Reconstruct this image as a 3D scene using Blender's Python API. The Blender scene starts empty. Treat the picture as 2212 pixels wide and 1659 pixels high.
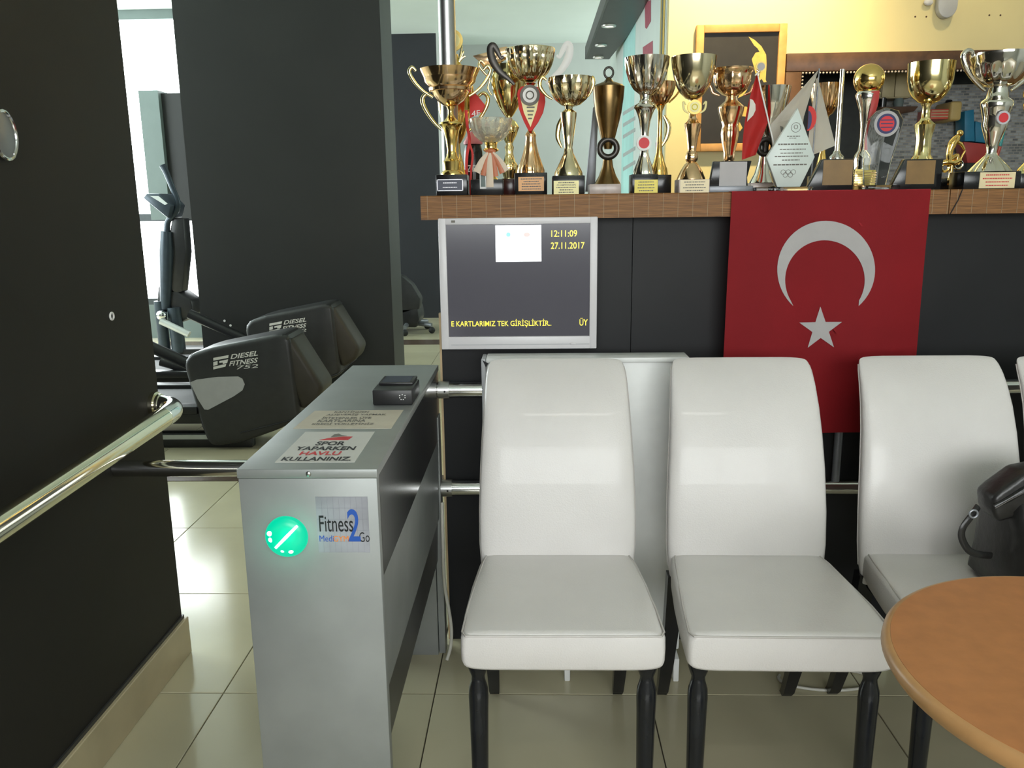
import bpy, bmesh, math, random
from mathutils import Vector, Matrix
random.seed(7)
S = bpy.context.scene
COL = S.collection

# ------------------------------------------------------------------ camera
FPX = 1790.0
CAM_Z = 1.30
def _n(v):
    return Vector(v).normalized()
_Y = _n((47, -391.5, FPX))
_D = Vector((99, 8170, FPX)); _D = (_D - _Y * _D.dot(_Y)).normalized()
_Z = -_D
_X = _Y.cross(_Z)
cam_data = bpy.data.cameras.new('camera')
cam_data.sensor_width = 36.0
cam_data.lens = FPX / 2212.0 * 36.0
cam_data.clip_start = 0.02
cam = bpy.data.objects.new('camera', cam_data)
COL.objects.link(cam)
cam.matrix_world = Matrix(((_X.x, -_X.y, -_X.z, 0), (_Y.x, -_Y.y, -_Y.z, 0), (_Z.x, -_Z.y, -_Z.z, CAM_Z), (0, 0, 0, 1)))
S.camera = cam

def P(px, py, x=None, y=None, z=None):
    """a point of the place: the ray of a photo pixel cut with the plane x=, y= or z="""
    c = Vector(((px - 1106) / FPX, (py - 829.5) / FPX, 1.0))
    d = Vector((_X.dot(c), _Y.dot(c), _Z.dot(c)))
    t = x / d.x if x is not None else (y / d.y if y is not None else (z - CAM_Z) / d.z)
    return Vector((d.x * t, d.y * t, d.z * t + CAM_Z))

# ------------------------------------------------------------------ light
S.view_settings.view_transform = 'Standard'
S.view_settings.look = 'None'
S.view_settings.gamma = 1.0
S.view_settings.use_curve_mapping = False
S.view_settings.exposure = 0.0
world = bpy.data.worlds.new('world'); S.world = world
world.use_nodes = True
world.node_tree.nodes['Background'].inputs[0].default_value = (0.85, 0.95, 1.0, 1)
world.node_tree.nodes['Background'].inputs[1].default_value = 0.6

def area(name, loc, target, sx, sy, power, color):
    l = bpy.data.lights.new(name, 'AREA'); l.shape = 'RECTANGLE'; l.size = sx; l.size_y = sy
    l.energy = power; l.color = color
    o = bpy.data.objects.new(name, l); COL.objects.link(o)
    o.location = loc
    o.rotation_euler = (Vector(target) - Vector(loc)).to_track_quat('-Z', 'Y').to_euler()
    return o
# daylight entering by the shop window behind the photographer
area('daylight_front_window', (0.3, -2.92, 1.8), (0.5, 2, 0.9), 3.2, 1.3, 86, (0.98, 1.0, 0.98))
# two unseen fill lights added for the hall, then its end window's daylight
area('hall_fill', (-5.85, 5.2, 1.9), (0, 5.6, 1.6), 3.0, 2.0, 190, (0.88, 0.98, 1.0))
area('hall_fill_far', (2.6, 8.9, 1.9), (-1, 8.6, 2.6), 2.2, 1.6, 62, (0.9, 1.0, 0.96))
area('daylight_hall_window_end', (-4.6, 8.1, 1.7), (-4.0, 2, 0.9), 2.2, 2.4, 90, (0.9, 0.98, 1.0))

# ------------------------------------------------------------------ materials
M = {}
def mat(name, col, rough=0.5, metal=0.0, var=0.0, scale=20.0, bump=0.0, bscale=60.0, spec=0.5, trans=0.0, emit=None, estr=0.0, coat=0.0, ior=1.45):
    m = bpy.data.materials.new(name); m.use_nodes = True
    nt = m.node_tree; b = nt.nodes['Principled BSDF']
    b.inputs['Base Color'].default_value = (*col, 1)
    b.inputs['Roughness'].default_value = rough
    b.inputs['Metallic'].default_value = metal
    b.inputs['Specular IOR Level'].default_value = spec
    b.inputs['Transmission Weight'].default_value = trans
    b.inputs['Coat Weight'].default_value = coat
    b.inputs['IOR'].default_value = ior
    if emit:
        b.inputs['Emission Color'].default_value = (*emit, 1)
        b.inputs['Emission Strength'].default_value = estr
    tc = None
    if var or bump:
        tc = nt.nodes.new('ShaderNodeTexCoord')
    if var:
        n = nt.nodes.new('ShaderNodeTexNoise'); n.inputs['Scale'].default_value = scale; n.inputs['Detail'].default_value = 5
        nt.links.new(tc.outputs['Object'], n.inputs['Vector'])
        r = nt.nodes.new('ShaderNodeValToRGB')
        r.color_ramp.elements[0].position = 0.3; r.color_ramp.elements[1].position = 0.7
        r.color_ramp.elements[0].color = (*[c * (1 - var) for c in col], 1)
        r.color_ramp.elements[1].color = (*[min(1, c * (1 + var)) for c in col], 1)
        nt.links.new(n.outputs['Fac'], r.inputs['Fac']); nt.links.new(r.outputs['Color'], b.inputs['Base Color'])
    if bump:
        n2 = nt.nodes.new('ShaderNodeTexNoise'); n2.inputs['Scale'].default_value = bscale; n2.inputs['Detail'].default_value = 3
        nt.links.new(tc.outputs['Object'], n2.inputs['Vector'])
        bp = nt.nodes.new('ShaderNodeBump'); bp.inputs['Strength'].default_value = bump; bp.inputs['Distance'].default_value = 0.002
        nt.links.new(n2.outputs['Fac'], bp.inputs['Height']); nt.links.new(bp.outputs['Normal'], b.inputs['Normal'])
    M[name] = m
    return m

mat('black_wall', (0.018, 0.016, 0.014), 0.6, var=0.15, scale=3, bump=0.05, bscale=200, spec=0.3)
mat('black_pillar', (0.019, 0.019, 0.018), 0.5, var=0.12, scale=2)
mat('pillar_edge', (0.028, 0.028, 0.025), 0.5, var=0.1, scale=5)
mat('counter_black', (0.014, 0.0145, 0.016), 0.5, var=0.15, scale=4, spec=0.3)
mat('far_black', (0.02, 0.022, 0.027), 0.5, var=0.1, scale=3)
mat('white_wall', (0.53, 0.56, 0.54), 0.7, var=0.03, scale=3)
mat('ceiling_white', (0.82, 0.92, 0.87), 0.7, var=0.03, scale=1.5)
mat('cream_wall', (0.72, 0.62, 0.34), 0.6, var=0.04, scale=2.5)
mat('beige_skirt', (0.46, 0.39, 0.25), 0.3, var=0.12, scale=6)
mat('grout', (0.07, 0.06, 0.05), 0.8, var=0.1)
mat('floor_tile', (0.49, 0.45, 0.31), 0.13, var=0.07, scale=2.2, bump=0.02, bscale=30)
mat('strip_brown', (0.09, 0.06, 0.045), 0.25, var=0.2)
mat('green_grey', (0.16, 0.2, 0.19), 0.6, var=0.08, scale=3)
mat('window_glow', (1, 1, 1), 0.5, emit=(0.93, 0.98, 1.0), estr=5.0)
mat('window_frame', (0.05, 0.06, 0.065), 0.4, var=0.1)
mat('steel', (0.50, 0.50, 0.50), 0.32, 1.0, var=0.08, scale=12, bump=0.02, bscale=300)
mat('turnstile_steel', (0.31, 0.325, 0.32), 0.45, 0.45, var=0.07, scale=9, bump=0.03, bscale=260)
mat('turnstile_gloss', (0.24, 0.24, 0.24), 0.2, 0.95, var=0.05, scale=8)
mat('turnstile_dark', (0.06, 0.06, 0.06), 0.35, 0.4, var=0.1)
mat('chrome', (0.72, 0.72, 0.72), 0.12, 1.0, var=0.03)
mat('brass_chrome', (0.75, 0.71, 0.56), 0.12, 1.0, var=0.04)
mat('silver', (0.78, 0.75, 0.68), 0.1, 1.0, var=0.04)
mat('gold', (0.86, 0.62, 0.22), 0.13, 1.0, var=0.06)
mat('pale_gold', (0.86, 0.74, 0.38), 0.12, 1.0, var=0.05)
mat('rose_gold', (0.84, 0.58, 0.34), 0.14, 1.0, var=0.06)
mat('champagne', (0.82, 0.72, 0.48), 0.12, 1.0, var=0.05)
mat('matte_gold', (0.62, 0.46, 0.14), 0.45, 0.6, var=0.06)
mat('bronze', (0.20, 0.13, 0.055), 0.28, 1.0, var=0.2, scale=30)
mat('dark_iron', (0.06, 0.055, 0.05), 0.35, 0.8, var=0.15)
mat('trophy_base', (0.012, 0.012, 0.013), 0.18, var=0.2)
mat('marble_base', (0.50, 0.42, 0.38), 0.25, var=0.2, scale=25)
mat('wine_base', (0.05, 0.012, 0.012), 0.2, var=0.2)
mat('plate_yellow', (0.80, 0.72, 0.32), 0.35, var=0.04)
mat('plate_bright_yellow', (0.75, 0.62, 0.05), 0.35, var=0.04)
mat('plate_cream', (0.80, 0.68, 0.42), 0.35, var=0.04)
mat('plate_orange', (0.75, 0.36, 0.10), 0.35, var=0.04)
mat('plate_silver', (0.55, 0.54, 0.58), 0.35, 0.4, var=0.05)
mat('plate_grey', (0.42, 0.40, 0.40), 0.45, var=0.05)
mat('plate_brown', (0.24, 0.14, 0.045), 0.4, var=0.12)
mat('plate_navy', (0.035, 0.04, 0.07), 0.4, var=0.1)
mat('ink', (0.01, 0.01, 0.012), 0.6, var=0.1)
mat('ink_grey', (0.16, 0.15, 0.13), 0.6, var=0.1)
mat('ink_white', (0.78, 0.77, 0.75), 0.5, var=0.03)
mat('ink_red', (0.62, 0.03, 0.04), 0.5, var=0.05)
mat('ink_blue', (0.02, 0.09, 0.42), 0.5, var=0.05)
mat('ink_orange', (0.9, 0.25, 0.02), 0.5, var=0.05)
mat('white_leather', (0.70, 0.67, 0.655), 0.36, var=0.04, scale=5, bump=0.30, bscale=300, coat=0.15)
mat('leather_seam', (0.52, 0.49, 0.47), 0.4, var=0.05)
mat('black_wood', (0.011, 0.012, 0.015), 0.22, var=0.2, scale=15)
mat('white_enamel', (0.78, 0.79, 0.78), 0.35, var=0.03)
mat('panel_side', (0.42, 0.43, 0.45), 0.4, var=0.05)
mat('table_wood', (0.47, 0.19, 0.07), 0.38, var=0.10, scale=30, bump=0.02, bscale=150)
mat('table_edge', (0.50, 0.27, 0.11), 0.35, var=0.08, scale=30)
mat('bag_leather', (0.014, 0.013, 0.013), 0.32, var=0.3, scale=20, bump=0.4, bscale=60)
mat('black_plastic', (0.018, 0.018, 0.019), 0.35, var=0.15)
mat('hood_plastic', (0.03, 0.03, 0.031), 0.38, var=0.12)
mat('hood_facet', (0.034, 0.028, 0.021), 0.5, var=0.1)
mat('silver_plastic', (0.46, 0.46, 0.48), 0.4, var=0.04)
mat('bezel', (0.66, 0.64, 0.66), 0.35, var=0.02)
mat('screen', (0.03, 0.03, 0.035), 0.15, emit=(0.85, 0.82, 1.0), estr=0.055, var=0.03)
mat('screen_white', (0.9, 0.9, 0.9), 0.3, emit=(0.92, 0.97, 1.0), estr=1.6)
mat('screen_yellow', (0.8, 0.7, 0.1), 0.3, emit=(1.0, 0.82, 0.06), estr=0.85)
mat('screen_cyan', (0.2, 0.7, 0.8), 0.3, emit=(0.25, 0.75, 0.85), estr=0.9)
mat('screen_red', (0.8, 0.4, 0.4), 0.3, emit=(0.9, 0.45, 0.42), estr=0.9)
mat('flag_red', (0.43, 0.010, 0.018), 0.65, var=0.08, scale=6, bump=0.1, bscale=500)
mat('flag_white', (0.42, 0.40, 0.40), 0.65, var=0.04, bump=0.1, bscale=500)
mat('cloth_white', (0.70, 0.67, 0.60), 0.7, var=0.04, bump=0.1, bscale=500)
mat('cloth_red', (0.62, 0.035, 0.03), 0.6, var=0.08)
mat('cloth_cream', (0.68, 0.56, 0.44), 0.6, var=0.06)
mat('cloth_copper', (0.5, 0.15, 0.06), 0.45, var=0.1)
mat('navy', (0.03, 0.035, 0.12), 0.5, var=0.1)
mat('pink', (0.75, 0.25, 0.3), 0.5, var=0.08)
mat('glass', (0.96, 0.98, 0.97), 0.03, trans=1.0, var=0.01, ior=1.3)
mat('cut_glass', (0.93, 0.90, 0.82), 0.08, trans=0.85, var=0.05, scale=60, bump=0.9, bscale=90, ior=1.45)
mat('frosted_glass', (0.70, 0.78, 0.74), 0.3, trans=0.15, var=0.04)
mat('green_led', (0.0, 0.10, 0.06), 0.3, emit=(0.0, 0.80, 0.45), estr=0.8)
mat('green_led_arrow', (0.6, 1, 0.9), 0.25, emit=(0.5, 1.0, 0.85), estr=6.0)
mat('paper', (0.66, 0.65, 0.62), 0.5, var=0.03)
mat('paper_beige', (0.58, 0.52, 0.42), 0.5, var=0.06)
mat('sticker_grey', (0.33, 0.33, 0.37), 0.45, var=0.25, scale=9)
mat('sticker_line', (0.22, 0.22, 0.26), 0.4, var=0.05)
mat('pine_frame', (0.52, 0.27, 0.09), 0.45, var=0.15, scale=20)
mat('picture_black', (0.018, 0.015, 0.014), 0.5, var=0.15)
mat('picture_gold', (0.55, 0.38, 0.09), 0.45, var=0.12, scale=40)
mat('brown_wood', (0.085, 0.04, 0.02), 0.4, var=0.3, scale=18)
mat('niche_dark', (0.02, 0.022, 0.02), 0.4, var=0.3)
mat('cupboard', (0.50, 0.42, 0.24), 0.5, var=0.06)
mat('blue_plastic', (0.02, 0.2, 0.35), 0.4, var=0.1)
mat('cyan_plastic', (0.05, 0.45, 0.45), 0.4, var=0.1)
mat('red_plastic', (0.45, 0.05, 0.045), 0.4, var=0.1)
mat('red_edge', (0.62, 0.10, 0.06), 0.4, var=0.1)
mat('candle', (0.58, 0.42, 0.16), 0.5, var=0.05)
mat('soffit', (0.02, 0.019, 0.017), 0.4, var=0.2, scale=10)
mat('soffit_side', (0.09, 0.09, 0.09), 0.45, var=0.1)
mat('lamp_ring', (0.6, 0.6, 0.56), 0.3, 0.6, var=0.05)
mat('lamp_glow', (0.9, 0.9, 0.8), 0.3, emit=(1.0, 0.97, 0.85), estr=1.6)
mat('highlight_lamp_glow', (0.9, 0.9, 0.9), 0.4, emit=(1.0, 0.97, 0.92), estr=16.0)
mat('poster_cyan', (0.45, 0.78, 0.74), 0.5, var=0.12, scale=3)
mat('poster_pale', (0.74, 0.82, 0.78), 0.5, var=0.05, scale=3)
mat('poster_red', (0.45, 0.12, 0.16), 0.5, var=0.1)
mat('poster_grey', (0.42, 0.45, 0.44), 0.5, var=0.08)
mat('cable_white', (0.55, 0.54, 0.48), 0.4, var=0.05)
mat('beige_edge', (0.52, 0.38, 0.22), 0.5, var=0.08)
mat('grey_metal', (0.22, 0.23, 0.25), 0.4, 0.5, var=0.1)
mat('blue_grey_metal', (0.045, 0.06, 0.075), 0.35, 0.3, var=0.1)
mat('deck_rail', (0.5, 0.52, 0.5), 0.35, 0.3, var=0.05)
mat('pale_plastic', (0.50, 0.58, 0.46), 0.45, var=0.06)
mat('rubber', (0.012, 0.012, 0.012), 0.6, var=0.2)

def bamboo():
    m = bpy.data.materials.new('bamboo_mat'); m.use_nodes = True; nt = m.node_tree; b = nt.nodes['Principled BSDF']
    b.inputs['Roughness'].default_value = 0.55
    tc = nt.nodes.new('ShaderNodeTexCoord')
    mp = nt.nodes.new('ShaderNodeMapping'); mp.inputs['Scale'].default_value = (14, 300, 520)
    n = nt.nodes.new('ShaderNodeTexNoise'); n.inputs['Scale'].default_value = 1.0; n.inputs['Detail'].default_value = 3
    nt.links.new(tc.outputs['Object'], mp.inputs['Vector']); nt.links.new(mp.outputs['Vector'], n.inputs['Vector'])
    r = nt.nodes.new('ShaderNodeValToRGB')
    r.color_ramp.elements[0].position = 0.3; r.color_ramp.elements[1].position = 0.7
    r.color_ramp.elements[0].color = (0.12, 0.048, 0.012, 1); r.color_ramp.elements[1].color = (0.32, 0.145, 0.042, 1)
    nt.links.new(n.outputs['Fac'], r.inputs['Fac']); nt.links.new(r.outputs['Color'], b.inputs['Base Color'])
    bp = nt.nodes.new('ShaderNodeBump'); bp.inputs['Strength'].default_value = 0.5; bp.inputs['Distance'].default_value = 0.002
    nt.links.new(n.outputs['Fac'], bp.inputs['Height']); nt.links.new(bp.outputs['Normal'], b.inputs['Normal'])
    M['bamboo'] = m
bamboo()
mat('mat_thread', (0.36, 0.27, 0.17), 0.7, var=0.1)

def brick_mat(name, c1, c2, cm, bw, bh, mortar, rough, axes, off=0.5, bias=0.0):
    m = bpy.data.materials.new(name); m.use_nodes = True; nt = m.node_tree; b = nt.nodes['Principled BSDF']
    b.inputs['Roughness'].default_value = rough
    tc = nt.nodes.new('ShaderNodeTexCoord'); sp = nt.nodes.new('ShaderNodeSeparateXYZ'); cb = nt.nodes.new('ShaderNodeCombineXYZ')
    nt.links.new(tc.outputs['Object'], sp.inputs[0])
    nt.links.new(sp.outputs[axes[0]], cb.inputs[0]); nt.links.new(sp.outputs[axes[1]], cb.inputs[1])
    k = nt.nodes.new('ShaderNodeTexBrick'); k.offset = off
    k.inputs['Scale'].default_value = 1.0; k.inputs['Brick Width'].default_value = bw; k.inputs['Row Height'].default_value = bh
    k.inputs['Mortar Size'].default_value = mortar; k.inputs['Bias'].default_value = bias
    k.inputs['Color1'].default_value = (*c1, 1); k.inputs['Color2'].default_value = (*c2, 1); k.inputs['Mortar'].default_value = (*cm, 1)
    nt.links.new(cb.outputs[0], k.inputs['Vector']); nt.links.new(k.outputs['Color'], b.inputs['Base Color'])
    M[name] = m
brick_mat('mosaic', (0.40, 0.41, 0.42), (0.05, 0.055, 0.06), (0.36, 0.34, 0.3), 0.030, 0.014, 0.002, 0.25, (0, 2), bias=-0.25)
brick_mat('floor_far', (0.50, 0.45, 0.35), (0.49, 0.44, 0.34), (0.07, 0.06, 0.05), 0.58, 0.59, 0.003, 0.15, (0, 1), off=0.0)

# ------------------------------------------------------------------ mesh helpers
class MB:
    def __init__(self): self.bm = bmesh.new()
    def box(self, x0, x1, y0, y1, z0, z1, bev=0.0, seg=2):
        b2 = bmesh.new(); bmesh.ops.create_cube(b2, size=1.0)
        for v in b2.verts:
            v.co = Vector(((x0 + x1) / 2 + v.co.x * (x1 - x0), (y0 + y1) / 2 + v.co.y * (y1 - y0), (z0 + z1) / 2 + v.co.z * (z1 - z0)))
        if bev: bmesh.ops.bevel(b2, geom=b2.edges[:], offset=bev, segments=seg, affect='EDGES', profile=0.5)
        self.merge(b2); return self
    def merge(self, b2):
        me = bpy.data.meshes.new('tmp'); b2.to_mesh(me); b2.free(); self.bm.from_mesh(me); bpy.data.meshes.remove(me)
    def prism(self, pts, off, bev=0.0, seg=2):
        """closed polygon (3D points) extruded by the vector off"""
        b2 = bmesh.new(); off = Vector(off)
        a = [b2.verts.new(Vector(p)) for p in pts]; c = [b2.verts.new(Vector(p) + off) for p in pts]
        n = len(pts)
        b2.faces.new(a); b2.faces.new(c[::-1])
        for i in range(n): b2.faces.new((a[i], c[i], c[(i + 1) % n], a[(i + 1) % n]))
        bmesh.ops.recalc_face_normals(b2, faces=b2.faces[:])
        if bev: bmesh.ops.bevel(b2, geom=b2.edges[:], offset=bev, segments=seg, affect='EDGES', profile=0.5)
        self.merge(b2); return self
    def lathe(self, cx, cy, prof, seg=32, flutes=0, amp=0.0, f0=0.0, f1=1.0):
        rings = []
        n = len(prof)
        for i, (r, z) in enumerate(prof):
            if r < 1e-5:
                rings.append([self.bm.verts.new((cx, cy, z))]); continue
            ring = []
            for k in range(seg):
                a = 2 * math.pi * k / seg
                rr = r
                t = i / max(1, n - 1)
                if flutes and f0 <= t <= f1: rr = r * (1 - amp * abs(math.sin(flutes * a / 2)) )
                ring.append(self.bm.verts.new((cx + rr * math.cos(a), cy + rr * math.sin(a), z)))
            rings.append(ring)
        for A, B in zip(rings, rings[1:]):
            if len(A) == 1 and len(B) == 1: continue
            if len(A) == 1:
                for k in range(seg): self.bm.faces.new((A[0], B[(k + 1) % seg], B[k]))
            elif len(B) == 1:
                for k in range(seg): self.bm.faces.new((A[k], A[(k + 1) % seg], B[0]))
            else:
                for k in range(seg): self.bm.faces.new((A[k], A[(k + 1) % seg], B[(k + 1) % seg], B[k]))
        if len(rings[0]) > 1: self.bm.faces.new(rings[0][::-1])
        if len(rings[-1]) > 1: self.bm.faces.new(rings[-1])
        return self
    def tube(self, pts, r, seg=12, closed=False, flat=1.0, smooth=0):
        pts = [Vector(p) for p in pts]
        rs = r if isinstance(r, (list, tuple)) else [r] * len(pts)
        if smooth:
            np_, nr = [], []
            m = len(pts)
            rng = range(m if closed else m - 1)
            for i in rng:
                p0 = pts[(i - 1) % m] if closed or i > 0 else pts[i]; p1 = pts[i]; p2 = pts[(i + 1) % m]
                p3 = pts[(i + 2) % m] if closed or i + 2 < m else p2
                for k in range(smooth):
                    t = k / smooth
                    np_.append(0.5 * ((2 * p1) + (p2 - p0) * t + (2 * p0 - 5 * p1 + 4 * p2 - p3) * t * t + (3 * p1 - p0 - 3 * p2 + p3) * t ** 3))
                    nr.append(rs[i] * (1 - t) + rs[(i + 1) % m] * t)
            if not closed: np_.append(pts[-1]); nr.append(rs[-1])
            pts, rs = np_, nr
        n = len(pts); rings = []
        def tang(i):
            a = pts[(i - 1) % n] if closed or i > 0 else pts[i]; b = pts[(i + 1) % n] if closed or i < n - 1 else pts[i]
            return (b - a).normalized()
        t = tang(0); nrm = Vector((0, 1, 0)) if abs(t.y) < 0.9 else Vector((0, 0, 1))
        for i in range(n):
            t = tang(i); nrm = (nrm - t * nrm.dot(t))
            nrm = nrm.normalized() if nrm.length > 1e-6 else t.orthogonal().normalized()
            bi = t.cross(nrm)
            rings.append([self.bm.verts.new(pts[i] + (nrm * math.cos(2 * math.pi * k / seg) * rs[i] * flat + bi * math.sin(2 * math.pi * k / seg) * rs[i])) for k in range(seg)])
        R = list(zip(rings, rings[1:])) + ([(rings[-1], rings[0])] if closed else [])
        for A, B in R:
            for k in range(seg): self.bm.faces.new((A[k], A[(k + 1) % seg], B[(k + 1) % seg], B[k]))
        if not closed: self.bm.faces.new(rings[0][::-1]); self.bm.faces.new(rings[-1])
        return self
    def ring(self, c, R, r, axis='y', n=28, seg=10, sx=1.0):
        c = Vector(c); pts = []
        for k in range(n):
            a = 2 * math.pi * k / n
            u, w = R * sx * math.cos(a), R * math.sin(a)
            pts.append(c + (Vector((u, 0, w)) if axis == 'y' else Vector((u, w, 0)) if axis == 'z' else Vector((0, u, w))))
        return self.tube(pts, r, seg, closed=True)
    def sphere(self, c, r, u=28, v=18, sc=(1, 1, 1)):
        b2 = bmesh.new(); bmesh.ops.create_uvsphere(b2, u_segments=u, v_segments=v, radius=r)
        for q in b2.verts: q.co = Vector((q.co.x * sc[0], q.co.y * sc[1], q.co.z * sc[2])) + Vector(c)
        self.merge(b2); return self
    def loft(self, secs, cap=True):
        rings = [[self.bm.verts.new(Vector(p)) for p in s] for s in secs]; k = len(rings[0])
        for A, B in zip(rings, rings[1:]):
            for i in range(k): self.bm.faces.new((A[i], A[(i + 1) % k], B[(i + 1) % k], B[i]))
        if cap: self.bm.faces.new(rings[0][::-1]); self.bm.faces.new(rings[-1])
        return self
    def grid(self, fn, nu, nv):
        V = [[self.bm.verts.new(fn(i / nu, j / nv)) for j in range(nv + 1)] for i in range(nu + 1)]
        for i in range(nu):
            for j in range(nv): self.bm.faces.new((V[i][j], V[i + 1][j], V[i + 1][j + 1], V[i][j + 1]))
        return self
    def disc(self, c, r, th, seg=32, sx=1.0):
        """a disc facing -Y, front face at c.y"""
        c = Vector(c)
        pts = [c + Vector((r * sx * math.cos(2 * math.pi * k / seg), 0, r * math.sin(2 * math.pi * k / seg))) for k in range(seg)]
        return self.prism(pts, (0, th, 0))
    def mesh(self, name, m, origin=(0, 0, 0), smooth=40, recalc=True):
        if recalc: bmesh.ops.recalc_face_normals(self.bm, faces=self.bm.faces[:])
        bmesh.ops.translate(self.bm, verts=self.bm.verts[:], vec=-Vector(origin))
        me = bpy.data.meshes.new(name); self.bm.to_mesh(me); self.bm.free()
        if smooth:
            for p in me.polygons: p.use_smooth = True
            me.set_sharp_from_angle(angle=math.radians(smooth))
        me.materials.append(M[m])
        return me

def worldloc(o):
    v = Vector((0, 0, 0))
    while o is not None: v += o.location; o = o.parent
    return v
def tag(o, label=None, cat=None, group=None, kind=None):
    if label: o['label'] = label
    if cat: o['category'] = cat
    if group: o['group'] = group
    if kind: o['kind'] = kind
    return o
def link(name, me, parent=None, loc=(0, 0, 0)):
    o = bpy.data.objects.new(name, me); COL.objects.link(o); o.location = loc
    if parent is not None: o.parent = parent
    return o
def thing(name, loc, label, cat, group=None):
    o = bpy.data.objects.new(name, None); COL.objects.link(o); o.location = loc; o.empty_display_size = 0.05
    return tag(o, label, cat, group)
def part(name, mb, m, parent, smooth=40, label=None):
    """geometry in world coordinates, hung under its thing"""
    o = link(name, mb.mesh(name, m, worldloc(parent), smooth), parent)
    if label: o['label'] = label
    return o
def solo(name, mb, m, label, cat, group=None, smooth=40):
    bb = [v.co for v in mb.bm.verts]
    lo = Vector((min(v.x for v in bb), min(v.y for v in bb), min(v.z for v in bb))); hi = Vector((max(v.x for v in bb), max(v.y for v in bb), max(v.z for v in bb)))
    org = Vector(((lo.x + hi.x) / 2, (lo.y + hi.y) / 2, lo.z))
    return tag(link(name, mb.mesh(name, m, org, smooth), None, org), label, cat, group)
def struct(name, mb, m, label, cat, smooth=0):
    o = link(name, mb.mesh(name, m, (0, 0, 0), smooth)); tag(o, label, cat, kind='structure'); return o

_dg = None
def text_geo(body, bold=0.0, shear=0.0):
    cu = bpy.data.curves.new('t', 'FONT'); cu.body = body; cu.fill_mode = 'FRONT'; cu.offset = bold; cu.shear = shear; cu.resolution_u = 4
    o = bpy.data.objects.new('t', cu); COL.objects.link(o)
    dg = bpy.context.evaluated_depsgraph_get()
    me = bpy.data.meshes.new_from_object(o.evaluated_get(dg))
    vs = [v.co.copy() for v in me.vertices]; fs = [list(p.vertices) for p in me.polygons]
    bpy.data.objects.remove(o); bpy.data.curves.remove(cu); bpy.data.meshes.remove(me)
    return vs, fs
def lettering(name, items, m, parent, nrm, lift=0.0006, label=None):
    """items: (text, origin, u, v [,bold, shear]): text fills the box origin + u (width) + v (height)"""
    mb = MB(); nrm = Vector(nrm).normalized()
    for it in items:
        vs, fs = text_geo(it[0], *(it[4:] if len(it) > 4 else ()))
        x0 = min(v.x for v in vs); x1 = max(v.x for v in vs); y0 = min(v.y for v in vs); y1 = max(v.y for v in vs)
        o, u, w = Vector(it[1]), Vector(it[2]), Vector(it[3])
        bv = [mb.bm.verts.new(o + u * ((v.x - x0) / (x1 - x0)) + w * ((v.y - y0) / (y1 - y0)) + nrm * lift) for v in vs]
        for f in fs:
            try: mb.bm.faces.new([bv[i] for i in f])
            except ValueError: pass
    bmesh.ops.recalc_face_normals(mb.bm, faces=mb.bm.faces[:])
    for f in mb.bm.faces:
        if f.normal.dot(nrm) < 0: f.normal_flip()
    o = link(name, mb.mesh(name, m, worldloc(parent), 0, recalc=False), parent)
    if label: o['label'] = label
    return o

# ------------------------------------------------------------------ setting
WX = -1.045          # face of the black wall on the left
CY = 2.304           # face of the counter
ST = 1.321           # top of the counter
CEIL = 3.115
fl = struct('floor', MB().box(-6.2, 4.2, -3.2, 12.2, -0.06, -0.008), 'grout', 'pale beige glossy tiled floor of the gym hall', 'floor')
far = link('far_tile', MB().box(-6.2, 4.2, 9.75, 12.2, -0.008, 0.0).mesh('far_tile', 'floor_far', smooth=0), fl)
tile = MB().box(-0.2885, 0.2885, -0.2935, 0.2935, -0.008, 0.0, 0.0012, 1).mesh('tile', 'floor_tile', smooth=0)
for i in range(-6, 4):
    for j in range(-3, 14):
        x = -0.277 + 0.58 * (i + 0.5); y = 2.013 + 0.59 * (j + 0.5)
        link('tile', tile, fl, (x, y, 0))
link('side_tile', MB().box(-6.2, -3.76, -3.2, 9.75, -0.008, 0.0).mesh('side_tile', 'floor_far', smooth=0), fl)
link('side_tile', MB().box(2.04, 4.2, -3.2, 9.75, -0.008, 0.0).mesh('side_tile', 'floor_far', smooth=0), fl)
link('front_tile', MB().box(-3.76, 2.04, -3.2, 0.24, -0.008, 0.0).mesh('front_tile', 'floor_far', smooth=0), fl)
link('brown_strip', MB().box(-3.6, 0.6, 3.785, 3.86, -0.004, 0.0025).mesh('brown_strip', 'strip_brown', smooth=0), fl)  # dark brown strips across the tiles, here and further back
link('brown_strip', MB().box(-3.6, 0.6, 7.72, 8.0, -0.004, 0.0025).mesh('brown_strip', 'strip_brown', smooth=0), fl)

struct('ceiling', MB().box(-6.2, 4.2, -3.2, 12.2, CEIL, CEIL + 0.1), 'ceiling_white', 'pale mint white ceiling above the hall', 'ceiling')
wl = struct('wall_left', MB().box(WX - 0.12, WX, -3.1, 2.215, 0, CEIL), 'black_wall', 'black painted wall standing on the left in front of the gym', 'wall')
struct('baseboard_left', MB().box(WX, WX + 0.014, -3.1, 2.228, 0.0, 0.115, 0.002, 1), 'beige_skirt', 'beige tile skirting along the black left wall', 'skirting')
link('skirting_cap', MB().box(WX, WX + 0.005, -3.1, 2.22, 0.115, 0.125).mesh('skirting_cap', 'turnstile_dark', smooth=0), wl)
PL, PR = -2.455, -1.036
pl = struct('wall_pillar', MB().box(PL, PR - 0.001, 6.0, 6.46, 0, CEIL), 'black_pillar', 'broad black pillar behind the treadmills', 'pillar')
for px_, py_ in ((485, 693), (498, 703)):
    q = P(px_, py_, y=6.0)
    link('paint_chip', MB().disc((q.x, 5.9985, q.z), 0.009, 0.0016, 8).mesh('paint_chip', 'ink_white', smooth=0), pl)
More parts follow.
